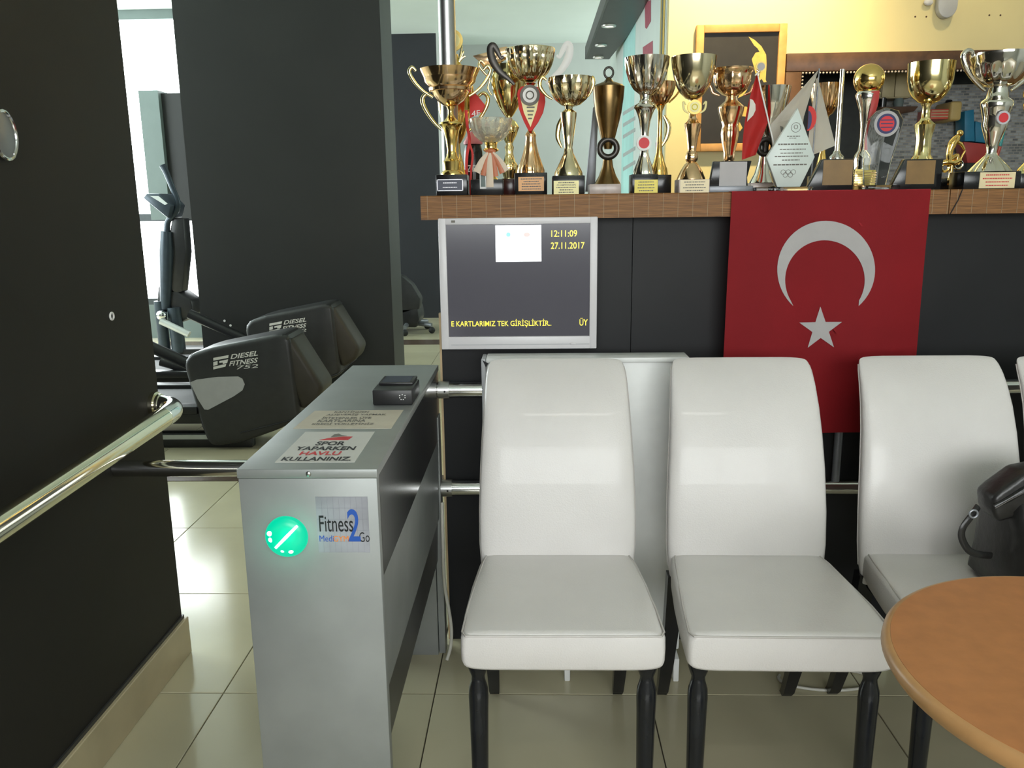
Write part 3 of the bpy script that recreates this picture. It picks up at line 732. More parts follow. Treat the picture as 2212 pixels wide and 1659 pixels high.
# left rail from turnstile to wall
q = P(248, 1012, x=WX)
t = thing('barrier_tube', ((WX + TX0) / 2, q.y, q.z), 'steel tube joining the turnstile to the black wall', 'rail')
part('tube', MB().tube([(WX + 0.001, q.y, q.z), (TX0 - 0.001, q.y, q.z)], 0.0205, 24), 'chrome', t)
part('collar', MB().tube([(TX0 - 0.02, q.y, q.z), (TX0 - 0.002, q.y, q.z)], 0.024, 24), 'steel', t)
# handrail on the black wall
t = thing('handrail', (WX + 0.05, 1.4, 0.7), 'polished metal handrail with elbow fixed to the black wall', 'handrail')
hx = WX + 0.072
part('tube', MB().tube([(hx, 0.15, 0.692), (hx, 2.075, 0.762)], 0.0268, 28), 'brass_chrome', t)
el = [(hx, 2.075, 0.762), (hx, 2.12, 0.7645), (hx - 0.006, 2.148, 0.767), (hx - 0.024, 2.168, 0.770), (hx - 0.046, 2.176, 0.7715), (WX + 0.012, 2.178, 0.772)]
part('elbow', MB().tube(el, 0.0272, 28, smooth=4), 'chrome', t)
part('wall_flange', MB().tube([(WX + 0.0005, 2.178, 0.772), (WX + 0.012, 2.178, 0.772)], 0.036, 28), 'brass_chrome', t)
part('sleeve', MB().tube([(WX + 0.012, 2.178, 0.772), (WX + 0.022, 2.178, 0.772)], 0.0305, 28), 'brass_chrome', t)
q = P(240, 683, x=WX)
solo('wall_badge', MB().ring((WX + 0.002, q.y, q.z), 0.0085, 0.0025, 'x', 20, 8, 1.0), 'ink_white', 'tiny white oval ring stuck on the black wall', 'badge')
q = P(2, 292, x=WX)
t = thing('wall_ornament', (WX + 0.004, q.y, q.z - 0.045), 'shiny oval metal ornament on the black wall at the left edge', 'ornament')
pts = [(WX + 0.0005, q.y + 0.036 * math.cos(2 * math.pi * k / 24), q.z + 0.046 * math.sin(2 * math.pi * k / 24)) for k in range(24)]
part('plate', MB().prism(pts, (0.008, 0, 0), 0.002), 'grey_metal', t)
part('rim', MB().tube([(WX + 0.008, p[1], p[2]) for p in pts], 0.004, 8, closed=True), 'chrome', t)

# ------------------------------------------------------------------ trophies
def sc_at(px, py, d): return (P(px + 10, py, y=d) - P(px - 10, py, y=d)).x / 20
class Trophy:
    def __init__(s, name, cx, d, label, cat='trophy', group='trophies on the counter'):
        s.cx, s.d = cx, d; s.x = P(cx, 400, y=d).x; s.s = sc_at(cx, 300, d)
        s.t = thing(name, (s.x, d, ST), label, cat, group)
    def z(s, y): return ST if y is None else max(ST, P(s.cx, y, y=s.d).z)
    def lathe(s, part_name, m, prof, dx=0, seg=40, flutes=0, amp=0.0, f0=0.0, f1=1.0, cup=False, dy=0.0, parent=None):
        """prof from bottom to top: (y pixel, half width pixel)"""
        pr = [(hw * s.s, s.z(y)) for y, hw in prof]
        if cup:
            r, zt = pr[-1]; zb = pr[0][1]
            pr += [(r * 0.93, zt), (r * 0.84, zt - (zt - zb) * 0.35), (r * 0.4, zt - (zt - zb) * 0.75), (0, zt - (zt - zb) * 0.8)]
            f1 = min(f1, (len(prof) - 2) / (len(pr) - 1))
        if flutes: seg = flutes * 6
        return part(part_name, MB().lathe(s.x + dx * s.s, s.d + dy, pr, seg, flutes, amp, f0, f1), m, parent or s.t, 50)
    def X(s, px): return s.x + (px - s.cx) * s.s
    def box(s, name, m, x0, x1, y0, y1, dep, bev=0.002, dy=0.0, top=None, parent=None):
        a, b_ = s.X(x0), s.X(x1); z0, z1 = s.z(y1), s.z(y0)
        if top is None:
            mb = MB().box(a, b_, s.d + dy - dep / 2, s.d + dy + dep / 2, z0, z1, bev)
        else:
            c0, c1 = s.X(top[0]), s.X(top[1])
            mb = MB().prism([(a, s.d + dy - dep / 2, z0), (b_, s.d + dy - dep / 2, z0), (c1, s.d + dy - dep / 2, z1), (c0, s.d + dy - dep / 2, z1)], (0, dep, 0), bev)
        s.front = s.d + dy - dep / 2
        return part(name, mb, m, parent or s.t)
    def plate(s, m, x0, x1, y0, y1, lines=3, ink='ink_grey', word=None, border=None, parent=None, front=None):
        f = (s.front if front is None else front)
        a, b_ = s.X(x0), s.X(x1); z0, z1 = s.z(y1), s.z(y0)
        o = part('nameplate', MB().box(a, b_, f - 0.0012, f + 0.0002, z0, z1), m, parent or s.t, 0)
        w, h = b_ - a, z1 - z0; mb = MB(); rnd = random.Random(int(x0 * 7))
        for k in range(lines):
            zc = z1 - h * (k + 0.8) / (lines + 0.6); ww = w * rnd.uniform(0.5, 0.85)
            if word and word[0] == k: continue
            x = a + (w - ww) / 2; e = x + ww
            while x < e:
                l = min(rnd.uniform(0.002, 0.006), e - x)
                mb.box(x, x + l, f - 0.0016, f - 0.0012, zc - h * 0.035, zc + h * 0.035); x += l + 0.0012
        if lines: part('engraving', mb, ink, o, 0)
        if word:
            k = word[0]; zc = z1 - h * (k + 0.8) / (lines + 0.6)
            lettering('engraving', [(word[1], (a + w * 0.12, f - 0.0013, zc - h * 0.06), (w * 0.76, 0, 0), (0, 0, h * 0.12), 0.01)], ink, o, (0, -1, 0), 0.0003)
        if border:
            bb = MB()
            for q0, q1, r0, r1 in ((a, b_, z1 - 0.002, z1), (a, b_, z0, z0 + 0.002), (a, a + 0.002, z0, z1), (b_ - 0.002, b_, z0, z1)): bb.box(q0, q1, f - 0.0018, f - 0.001, r0, r1)
            part('plate_border', bb, border, o, 0)
        return o
    def tube(s, name, m, pts, r, smooth=5, flat=1.0, dy=0.0, closed=False):
        q = [Vector((s.X(p[0]), s.d + dy + (p[2] if len(p) > 2 else 0), s.z(p[1]))) for p in pts]
        rr = [v * s.s for v in r] if isinstance(r, (list, tuple)) else r * s.s
        return part(name, MB().tube(q, rr, 10, smooth=smooth, flat=flat, closed=closed), m, s.t, 60)
    def medal(s, x, y, r, m_rim, m_face, dy=-0.02, th=0.006, sub=None):
        c_ = Vector((s.X(x), s.d + dy, s.z(y)))
        mb = MB().disc(c_, r * s.s, th, 36)
        o = part('medallion', mb, m_rim, s.t, 40)
        part('medal_face', MB().disc(c_ - Vector((0, 0.0008, 0)), r * s.s * 0.72, 0.001, 32), m_face, o, 40)
        if sub: part('medal_print', MB().ring(c_ - Vector((0, 0.001, 0)), r * s.s * 0.38, r * s.s * 0.07, 'y', 20, 6), sub, o)
        return o

# leftmost gold cup with wide flared rim
T = Trophy('gold_cup', 978, 2.285, 'tall gold cup with two scroll handles, leftmost trophy on the counter')
T.box('base', 'trophy_base', 945, 1012, 378, None, 0.075)
T.plate('plate_navy', 947, 1003, 388, 413, 2, 'plate_silver', border='plate_silver')
T.lathe('stem', 'gold', [(378, 25), (374, 25), (368, 19), (356, 20), (349, 21), (346, 17), (338, 12), (325, 10), (300, 13), (282, 17), (273, 21), (269, 26), (265, 25), (262, 17), (255, 10), (248, 6), (238, 6), (230, 9)])
T.lathe('bowl', 'rose_gold', [(231, 7), (227, 16), (218, 28), (207, 36), (198, 40), (197, 45), (191, 46), (190, 40), (186, 42), (180, 49), (168, 56), (157, 61), (150, 64)], cup=True)
for s_ in (-1, 1):
    T.tube('handle', 'pale_gold', [(978 + s_ * 40, 208), (978 + s_ * 58, 196), (978 + s_ * 76, 176), (978 + s_ * 86, 154), (978 + s_ * 80, 144), (978 + s_ * 72, 152)], [2.5, 3, 3.5, 4, 4, 3], flat=0.6)

# gold cup behind it with a medal figure on top
T = Trophy('gold_cup', 988, 2.505, 'gold cup with ear handles and winged medal top, behind the leftmost cup')
T.box('base', 'trophy_base', 962, 1014, 385, None, 0.05)
T.lathe('stem', 'gold', [(385, 22), (370, 18), (352, 14), (330, 9), (310, 8)])
T.lathe('bowl', 'gold', [(310, 9), (295, 18), (270, 28), (240, 36), (200, 40), (165, 38), (150, 34), (145, 20), (132, 10), (118, 8)], flutes=14, amp=0.05)
for s_ in (-1, 1):
    T.tube('handle', 'pale_gold', [(988 + s_ * 26, 285), (988 + s_ * 48, 262), (988 + s_ * 66, 232), (988 + s_ * 70, 212), (988 + s_ * 60, 202), (988 + s_ * 48, 210)], [2.5, 3.5, 4.5, 4.5, 4, 3], flat=0.6)
o = T.medal(985, 87, 22, 'matte_gold', 'plate_yellow', 0.0, 0.008)
for k, a in enumerate((60, 48, 36)):
    T.tube('leaf', 'pale_gold', [(992, 146), (1000 + k * 1, 128), (1006 + k * 3, 98 + k * 12)], [2, 4, 1.5], flat=0.4, dy=-0.004)
T.tube('stalk', 'gold', [(986, 120), (985, 105)], 4)

# red pennant with ribbon hanging on the trophies
T = Trophy('red_pennant', 1028, 2.415, 'red cloth pennant with hanging ribbon between the gold cup and the crystal bowl', 'pennant', 'small things among the trophies')
zf = lambda x, y, dy=0.0: Vector((T.X(x), T.d + dy, T.z(y)))
part('cloth', MB().prism([zf(1018, 210), (zf(1030, 200)), zf(1052, 228), zf(1045, 242), zf(1018, 255)], (0, 0.004, 0), 0.001), 'cloth_red', T.t)
lettering('pennant_print', [('4F', zf(1022, 252, -0.0005), Vector((18 * T.s, 0, 0.002)), Vector((0, 0, 12 * T.s)))], 'ink_white', T.t, (0, -1, 0), 0.0008)
T.tube('ribbon', 'cloth_red', [(1012, 240), (1014, 275), (1018, 305), (1012, 335), (1010, 370), (1014, 405), (1012, None)], 3.2, flat=0.25, dy=-0.03)
T.tube('ribbon', 'cloth_red', [(1014, 270), (1018, 310), (1024, 335), (1020, 370), (1018, 405), (1020, None)], 2.4, flat=0.25, dy=-0.032)
# black bottle box with pink cap
T = Trophy('gift_bottle', 1024, 2.60, 'black bottle with pink cap standing behind the red ribbon', 'bottle', 'small things among the trophies')
T.lathe('bottle_body', 'trophy_base', [(None, 19), (400, 20), (330, 20), (318, 18), (312, 16)])
T.lathe('cap', 'pink', [(312, 20), (308, 21), (298, 15), (288, 10), (284, 4)])
lettering('bottle_print', [('ZE', (T.X(1010), T.d - 20.5 * T.s, T.z(372)), (20 * T.s, 0, 0), (0, 0, 14 * T.s), 0.01)], 'ink_white', T.t, (0, -1, 0), 0.001)

# crystal bowl with ribbon bow
T = Trophy('crystal_bowl', 1062, 2.305, 'cut crystal bowl on gold foot tied with cream and copper ribbon')
T.box('base', 'trophy_base', 1018, 1088, 388, None, 0.07)
T.box('label_card', 'white_enamel', 1038, 1052, 372, 408, 0.0715, 0.0005)
T.box('label_card', 'green_grey', 1040, 1050, 375, 404, 0.0722, 0.0005)
T.lathe('foot', 'gold', [(388, 14), (380, 8), (350, 6), (330, 8), (326, 16), (323, 17), (320, 13), (312, 13), (308, 15)])
T.lathe('crystal', 'cut_glass', [(309, 13), (304, 24), (295, 34), (280, 42), (265, 46), (257, 47)], flutes=14, amp=0.05, cup=True)
for dx, wd, m_ in ((-30, 7, 'cloth_cream'), (-16, 5, 'cloth_copper'), (-2, 7, 'cloth_cream'), (11, 5, 'cloth_copper'), (26, 6, 'cloth_copper'), (34, 6, 'cloth_cream')):
    T.tube('ribbon_tail', m_, [(1062 + dx * 0.15, 332), (1062 + dx * 0.6, 350), (1062 + dx, 388 - abs(dx) * 0.5 + (18 if abs(dx) < 5 else 0))], [3, wd, wd * 1.2], flat=0.25, dy=-0.042)
T.tube('bow_knot', 'cloth_copper', [(1052, 330), (1062, 327), (1072, 330)], [4, 6, 4], dy=-0.025)

# slim gold cup behind
T = Trophy('gold_cup', 1101, 2.47, 'slim gold cup with curled side ornaments behind the crystal bowl')
T.box('base', 'wine_base', 1084, 1118, 386, None, 0.045)
T.lathe('stem', 'pale_gold', [(386, 13), (380, 14), (370, 17), (358, 19), (348, 12), (330, 8), (318, 10), (312, 7), (306, 9), (290, 17), (275, 22), (262, 14), (256, 6)], flutes=10, amp=0.08)
T.lathe('bowl', 'pale_gold', [(254, 6), (246, 12), (230, 22), (205, 32), (180, 37), (162, 36), (158, 34), (150, 31), (140, 30)], cup=True)
for s_ in (-1, 1):
    T.tube('handle', 'pale_gold', [(1101 + s_ * 36, 205), (1101 + s_ * 44, 190), (1101 + s_ * 40, 170), (1101 + s_ * 52, 155), (1101 + s_ * 62, 140), (1101 + s_ * 58, 130), (1101 + s_ * 50, 138)], [1.5, 2, 2, 2.5, 3, 2.5, 1.5], flat=0.7)
zf = lambda x, y, dy=0.0: Vector((T.X(x), T.d + dy, T.z(y)))
part('star_ornament', MB().prism([zf(*p) for p in ((1026, 119), (1055, 112), (1068, 112), (1085, 102), (1098, 100), (1108, 112), (1096, 128), (1076, 142), (1062, 150), (1048, 146), (1040, 132))], (0, 0.005, 0), 0.001), 'rose_gold', T.t)
T.tube('ornament_stalk', 'rose_gold', [(1085, 140), (1093, 160)], 2.5)

# cup with winged handles and red plaque
T = Trophy('winged_cup', 1147, 2.375, 'gold fluted cup with winged handles and a red shield medallion')
T.box('base', 'trophy_base', 1112, 1182, 374, None, 0.075)
T.plate('plate_orange', 1120, 1175, 383, 413, 5, 'ink_grey')
T.lathe('stem', 'rose_gold', [(374, 30), (368, 30), (355, 25), (335, 18), (315, 13), (298, 11), (292, 12), (287, 9), (282, 6), (200, 6), (186, 8), (180, 13)], flutes=14, amp=0.06, f0=0.0, f1=0.3)
T.lathe('bowl', 'champagne', [(178, 8), (172, 24), (160, 37), (145, 45), (130, 50), (126, 50), (120, 51), (108, 53), (106, 52)], flutes=20, amp=0.06, f1=0.5, cup=True)
zf = lambda x, y, dy=0.0: Vector((T.X(x), T.d + dy, T.z(y)))
shield = [(1119, 205), (1121, 196), (1128, 188), (1170, 190), (1177, 202), (1179, 222), (1174, 245), (1163, 266), (1150, 284), (1143, 284), (1132, 262), (1122, 235)]
sh = part('shield', MB().prism([zf(*p, -0.018) for p in shield], (0, 0.012, 0), 0.0015), 'cloth_red', T.t)
part('shield_inlay', MB().prism([zf(*p, -0.0195) for p in ((1126, 215), (1165, 215), (1160, 240), (1147, 276), (1133, 245))], (0, 0.002, 0)), 'plate_yellow', sh, 0)
pr = MB()
for k in range(4): pr.box(T.X(1139 + k), T.X(1156 - k * 2), T.d - 0.0203, T.d - 0.0193, T.z(232 + k * 8 + 3), T.z(232 + k * 8))
part('shield_print', pr, 'ink_grey', sh, 0)
T.medal(1146, 208, 21, 'ink_grey', 'ink_white', -0.025, 0.007, 'ink_grey')
for s_, m_ in ((-1, 'dark_iron'), (1, 'ink_white')):  # white wing: a bright reflection put into its colour
    mbn = [(1147 + s_ * 34, 182), (1147 + s_ * 48, 168), (1147 + s_ * 66, 152), (1147 + s_ * 80, 128), (1147 + s_ * 84, 104), (1147 + s_ * 78, 97), (1147 + s_ * 70, 108), (1147 + s_ * 62, 124), (1147 + s_ * 56, 120)]
    T.tube('handle', m_, mbn, [3, 5, 7.5, 9, 8, 7, 6, 4, 2.5], flat=0.35)

# small fluted cup
T = Trophy('fluted_cup', 1228, 2.27, 'silver gold fluted bowl cup on ribbed cone stem above a pale yellow plate')
T.box('base', 'trophy_base', 1192, 1262, 380, None, 0.07)
T.plate('plate_yellow', 1195, 1249, 391, 421, 5, 'ink_grey', word=(1, 'CHAMPIONSHIPS'))
T.lathe('stem', 'champagne', [(380, 31), (372, 30), (360, 24), (345, 17), (330, 10), (322, 9), (320, 8), (290, 12), (250, 17), (243, 17), (240, 13), (236, 8), (230, 9)], flutes=10, amp=0.10, f0=0.3, f1=0.85)
T.lathe('bowl', 'champagne', [(231, 8), (227, 20), (215, 34), (200, 43), (187, 47), (183, 48), (174, 48), (168, 47)], flutes=16, amp=0.07, f1=0.55, cup=True, dx=4)
T.tube('handle', 'gold', [(1194, 214), (1180, 205), (1168, 190), (1166, 176), (1172, 166), (1180, 172)], [2, 3, 4.5, 4.5, 4, 2.5], flat=0.5)
T.tube('handle', 'gold', [(1268, 210), (1276, 196), (1281, 180), (1278, 168), (1272, 176)], [2, 3, 4, 4, 2], flat=0.5)
T.tube('leaf', 'gold', [(1214, 318), (1205, 296), (1208, 270), (1216, 248)], [2, 5, 6, 3], flat=0.4, dy=0.02)

# leaning grey metal bracket
a0, a1 = P(1277, 414, y=2.5), P(1289, 232, y=2.5)
solo('metal_bracket', MB().prism([P(1264, 414, y=2.5) , P(1285, 414, y=2.5), P(1293, 240, y=2.5), P(1288, 228, y=2.5), P(1281, 232, y=2.5)], (0, 0.02, 0), 0.002), 'grey_metal', 'narrow grey metal bracket leaning beside the bronze urn', 'bracket').location.z += 0.0

# bronze urn with ring finial
T = Trophy('bronze_urn', 1312, 2.37, 'dark bronze urn with ring finial and tyre shaped collar')
T.box('base', 'marble_base', 1271, 1339, 398, None, 0.075)
T.lathe('foot', 'bronze', [(398, 29), (394, 27), (380, 19), (360, 12), (345, 10), (335, 9)])
part('collar_ring', MB().ring((T.x, T.d - 0.012, T.z(321)), 18.5 * T.s, 6.5 * T.s, 'y', 36, 14), 'dark_iron', T.t)
T.lathe('bowl', 'bronze', [(322, 8), (310, 12), (300, 15), (275, 21), (245, 28), (215, 32), (195, 33.5), (188, 34), (186, 32)], cup=False)
T.lathe('lid', 'bronze', [(187, 33), (184, 30), (180, 20), (176, 10), (172, 7), (168, 4)])
part('ring_finial', MB().ring((T.x, T.d, T.z(157)), 11 * T.s, 2.4 * T.s, 'y', 32, 10, 0.85), 'dark_iron', T.t)

# silver fluted goblet with red medal
T = Trophy('silver_goblet', 1390, 2.305, 'silver fluted goblet with round red medal and bright yellow plate')
T.box('base', 'trophy_base', 1361, 1418, 377, None, 0.07)
T.plate('plate_bright_yellow', 1367, 1417, 389, 417, 4, 'ink_grey')
T.lathe('stem', 'silver', [(377, 24), (372, 23), (360, 19), (345, 13), (330, 9), (310, 8), (285, 9), (262, 12), (248, 16), (238, 20), (233, 24), (228, 23), (222, 14), (215, 11), (205, 12)], flutes=10, amp=0.08, f0=0.0, f1=0.35)
T.lathe('bowl', 'silver', [(207, 11), (203, 16), (193, 28), (178, 37), (160, 43), (140, 47), (125, 48)], flutes=14, amp=0.10, cup=True, dx=2)
T.medal(1387, 310, 16, 'ink_white', 'ink_red', -0.022, 0.006)
# gold cup behind the silver goblet
T = Trophy('gold_cup', 1422, 2.43, 'small gold cup with handles partly hidden behind the silver goblet')
T.box('base', 'trophy_base', 1404, 1447, 378, None, 0.055)
T.lathe('stem', 'gold', [(378, 20), (365, 18), (350, 12), (330, 7), (280, 5), (240, 5), (228, 10)])
T.lathe('bowl', 'rose_gold', [(230, 6), (222, 16), (205, 26), (190, 31), (178, 32)], flutes=14, amp=0.06, cup=True)
for s_ in (-1, 1): T.tube('handle', 'gold', [(1422 + s_ * 18, 222), (1422 + s_ * 34, 206), (1422 + s_ * 42, 190), (1422 + s_ * 38, 182)], 2.2, flat=0.7)
T.tube('leaf', 'pale_gold', [(1426, 318), (1438, 296), (1441, 272), (1430, 250)], [2, 5, 6, 3], flat=0.4)

# plain gold cup with yellow medal
T = Trophy('gold_cup', 1492, 2.305, 'plain wide gold cup with leaf medal below the bowl and cream plate')
T.box('base', 'marble_base', 1461, 1528, 388, None, 0.07)
T.plate('plate_cream', 1464, 1526, 389, 418, 4, 'ink_grey')
T.lathe('stem', 'rose_gold', [(388, 31), (384, 30), (370, 24), (355, 15), (350, 10), (346, 13), (338, 14), (330, 12), (326, 9), (315, 10), (295, 13), (275, 18), (268, 19), (262, 12), (255, 9), (245, 8), (225, 7), (215, 9)], flutes=10, amp=0.08, f0=0.35, f1=0.65)
T.lathe('bowl', 'champagne', [(216, 8), (212, 16), (200, 28), (183, 37), (165, 42), (145, 46), (123, 48)], cup=True, dx=-2)
T.medal(1492, 233, 15, 'matte_gold', 'plate_yellow', -0.02, 0.006, 'plate_bright_yellow')
for s_ in (-1, 1): T.tube('medal_leaf', 'plate_yellow', [(1492 + s_ * 12, 246), (1492 + s_ * 22, 238), (1492 + s_ * 24, 222), (1492 + s_ * 18, 228)], [1.5, 2.5, 2.5, 1], flat=0.5, dy=-0.017)

# copper gold vase cup
T = Trophy('vase_cup', 1572, 2.36, 'copper gold cup with vase shaped body between plain cup and red desk flag')
T.box('base', 'trophy_base', 1535, 1612, 352, None, 0.06, top=(1545, 1604))
T.lathe('stem', 'rose_gold', [(352, 9), (346, 12), (330, 12), (310, 17), (290, 20), (278, 19), (272, 17), (258, 22), (240, 27), (232, 28), (226, 22), (218, 13), (208, 11)], flutes=12, amp=0.06, f0=0.1, f1=0.5)
T.lathe('bowl', 'rose_gold', [(208, 10), (204, 20), (192, 34), (178, 40), (166, 41), (160, 40), (156, 44), (149, 45)], flutes=14, amp=0.06, f0=0.1, f1=0.45, cup=True)
for s_ in (-1, 1): T.tube('handle', 'rose_gold', [(1572 + s_ * 26, 206), (1572 + s_ * 40, 200), (1572 + s_ * 44, 190), (1572 + s_ * 52, 176), (1572 + s_ * 56, 158), (1572 + s_ * 50, 152)], [2, 3, 3, 3, 3, 2], flat=0.6)
T.medal(1632, 145, 11, 'matte_gold', 'plate_grey', 0.0, 0.005)
T.tube('medal_stalk', 'silver', [(1620, 164), (1630, 154)], 2)
# black slanted plaque with grey plate in front of it
T = Trophy('award_plaque', 1575, 2.30, 'black slanted plaque with grey plate before the vase cup', 'plaque', 'plaques among the trophies')
T.box('foot_slab', 'grey_metal', 1528, 1623, 402, None, 0.05)
T.box('backing', 'trophy_base', 1530, 1608, 348, 402, 0.02, top=(1538, 1620))
T.plate('plate_grey', 1551, 1610, 350, 402, 0)

# red desk flag
T = Trophy('desk_flag', 1640, 2.31, 'small red desk flag with white crescent on a slanting white stick', 'flag', 'desk flags on the counter')
zf = lambda x, y, dy=0.0: Vector((T.X(x), T.d + dy, T.z(y)))
T.tube('stick', 'ink_white', [(1624, 160), (1638, 210), (1655, 270), (1670, 330), (1672, None)], 1.8, smooth=3)
def cl(u, v):
    xl = (1622 * (1 - v) + 1600 * v) - 12 * math.sin(v * 3.0) * 0.6; xr = 1624 + (1655 - 1624) * min(1, v * 1.75) if v < 0.57 else 1655 - (v - 0.57) * 62
    y = 163 + v * (345 - 163) + (0 if v < 0.57 else -10 * u)
    return zf(xl + (xr - xl) * u, y, 0.004 * math.sin(u * 6 + v * 4))
mb = MB().grid(cl, 8, 16); bmesh.ops.solidify(mb.bm, geom=mb.bm.faces[:], thickness=0.0008)
part('flag_cloth', mb, 'cloth_red', T.t, 60)
part('crescent', MB().prism([zf(*p, -0.006) for p in ((1610, 214), (1616, 216), (1622, 226), (1623, 238), (1618, 250), (1608, 260), (1606, 263), (1607, 252), (1609, 240), (1610, 228))], (0, 0.002, 0)), 'cloth_white', T.t, 0)
T.lathe('stick_base', 'trophy_base', [(None, 12), (406, 12), (402, 5)], dx=32)

# chrome cup with tyre ring behind the desk flag
T = Trophy('chrome_cup', 1648, 2.42, 'chrome beaker cup with dark ring behind the red desk flag')
T.box('base', 'marble_base', 1618, 1684, 395, None, 0.06)
T.lathe('foot', 'silver', [(395, 30), (392, 29), (375, 20), (350, 13), (335, 11)])
part('collar_ring', MB().ring((T.x, T.d - 0.01, T.z(318)), 16 * T.s, 6 * T.s, 'y', 36, 14), 'dark_iron', T.t)
T.lathe('stem', 'dark_iron', [(335, 8), (318, 8), (300, 12)])
T.lathe('bowl', 'silver', [(300, 10), (285, 18), (250, 28), (215, 35), (188, 39)], cup=True, dx=10)

# white desk flag with round emblem
T = Trophy('desk_flag', 1752, 2.355, 'white desk flag pair with red and blue round emblem behind the glass award', 'flag', 'desk flags on the counter')
zf = lambda x, y, dy=0.0: Vector((T.X(x), T.d + dy, T.z(y)))
T.tube('stick', 'grey_metal', [(1754, 148), (1752, 250), (1752, None)], 1.6, smooth=3)
T.lathe('stick_base', 'trophy_base', [(None, 14), (404, 14), (398, 4)])
def quad_fn(A, B, C_, D_, amp):
    def f(u, v):
        p = [A[i] * (1 - u) * (1 - v) + B[i] * u * (1 - v) + C_[i] * u * v + D_[i] * (1 - u) * v for i in (0, 1)]
        return zf(p[0], p[1], amp * math.sin(u * 7 + v * 2))
    return f
for A, B, C_, D_, off in (((1746, 158), (1753, 150), (1728, 250), (1657, 268), -0.006), ((1657, 268), (1728, 250), (1722, 322), (1664, 320), -0.006), ((1748, 172), (1752, 166), (1800, 315), (1738, 340), 0.0)):
    mb = MB().grid(quad_fn(A, B, C_, D_, 0.003), 8, 10); bmesh.ops.solidify(mb.bm, geom=mb.bm.faces[:], thickness=0.0008)
    part('flag_cloth', mb, 'cloth_white', T.t, 60)
em = part('emblem', MB().prism([zf(1735 + 18 * math.cos(a), 256 + 27 * math.sin(a), -0.006) for a in [math.radians(-90 + 180 * k / 16) for k in range(17)]], (0, 0.0015, 0)), 'cloth_red', T.t, 0)
part('emblem_core', MB().prism([zf(1735 + 8 * math.cos(a), 260 + 20 * math.sin(a), -0.007) for a in [math.radians(-90 + 180 * k / 12) for k in range(13)]], (0, 0.001, 0)), 'navy', em, 0)
part('flag_print', MB().prism([zf(1675, 272, -0.013), zf(1681, 274, -0.013), zf(1684, 292, -0.013), zf(1678, 288, -0.013)], (0, 0.002, 0)), 'ink_grey', T.t, 0)

# glass kite award
T = Trophy('glass_award', 1704, 2.268, 'frosted kite shaped glass award with printed lines and rings')
zf = lambda x, y, dy=0.0: Vector((T.X(x), T.d + dy, T.z(y)))
T.box('foot_slab', 'glass', 1628, 1751, 404, None, 0.05, 0.0015)
kt = part('glass_body', MB().prism([zf(*p, -0.008) for p in ((1712, 234), (1755, 340), (1727, 404), (1677, 404), (1650, 340))], (0, 0.016, 0), 0.002), 'frosted_glass', T.t)
pr = MB(); rnd = random.Random(3)
for y, x0, x1, h in ((295, 1692, 1720, 2), (299, 1697, 1712, 1.5), (312, 1674, 1738, 3.2), (323, 1678, 1734, 2), (331, 1680, 1728, 2), (338, 1668, 1740, 2), (346, 1684, 1722, 2), (356, 1666, 1738, 3.2)):
    x = x0
    while x < x1:
        l = rnd.uniform(3, 8); pr.box(T.X(x), T.X(min(x + l, x1)), T.d - 0.0087, T.d - 0.0081, T.z(y + h / 2), T.z(y - h / 2)); x += l + 1.3
part('award_print', pr, 'ink_grey', kt, 0)
rg = MB()
for k, (x, y) in enumerate(((1688, 372), (1699, 372), (1710, 372), (1693, 378), (1704, 378))): rg.ring((T.X(x), T.d - 0.0085, T.z(y)), 5 * T.s, 0.45 * T.s, 'y', 18, 6)
rg.ring((T.X(1710), T.d - 0.0085, T.z(276)), 10 * T.s, 0.5 * T.s, 'y', 24, 6); rg.ring((T.X(1710), T.d - 0.0085, T.z(275)), 4 * T.s, 0.6 * T.s, 'y', 16, 6)
part('award_rings', rg, 'ink_grey', kt)

# gold bowl behind the white flag
T = Trophy('gold_cup', 1772, 2.47, 'pale gold bowl cup behind the white desk flag')
T.box('base', 'trophy_base', 1748, 1796, 380, None, 0.05)
T.lathe('stem', 'gold', [(380, 20), (360, 12), (330, 6), (270, 5), (250, 9)])
T.lathe('bowl', 'rose_gold', [(252, 7), (246, 16), (230, 26), (210, 32), (190, 35), (182, 35)], flutes=14, amp=0.06, cup=True)
# chrome rod with round foot
T = Trophy('chrome_rod', 1803, 2.40, 'thin chrome upright rod with round foot behind the brown plaque', 'rod', 'small things among the trophies')
T.lathe('rod', 'silver', [(338, 5.5), (150, 5)])
T.lathe('rod_foot', 'chrome', [(None, 16), (345, 16), (338, 15), (332, 9), (326, 7)])
# brown plaque
T = Trophy('award_plaque', 1800, 2.30, 'dark triangular plaque with brown plate right of the glass award', 'plaque', 'plaques among the trophies')
T.box('backing', 'trophy_base', 1738, 1840, 344, None, 0.025, top=(1770, 1838))
T.plate('plate_brown', 1772, 1836, 346, 400, 0)

# gold ball trophy
T = Trophy('ball_trophy', 1860, 2.335, 'gold ball trophy held by a silver and red column')
T.box('base', 'gold', 1838, 1882, 366, None, 0.05, 0.001)
rb = MB()
for k in range(7): rb.box(T.X(1837.5), T.X(1882.5), T.d - 0.0262, T.d + 0.0262, T.z(371 + k * 5 + 1.2), T.z(371 + k * 5))
part('base_rib', rb, 'rose_gold', T.t, 0)
T.lathe('column', 'silver', [(366, 20), (358, 18), (345, 20), (335, 18), (325, 12), (300, 10), (270, 11), (240, 15), (218, 22), (205, 26), (198, 22)])
T.tube('red_band', 'red_plastic', [(1866, 200, -0.03), (1868, 225, -0.024), (1864, 260, -0.018), (1860, 300, -0.017), (1862, 325, -0.018)], [9, 8, 6, 5, 5], flat=0.3)
part('ball', MB().sphere((T.x, T.d, T.z(172)), 32 * T.s, 40, 24), 'gold', T.t, 60)
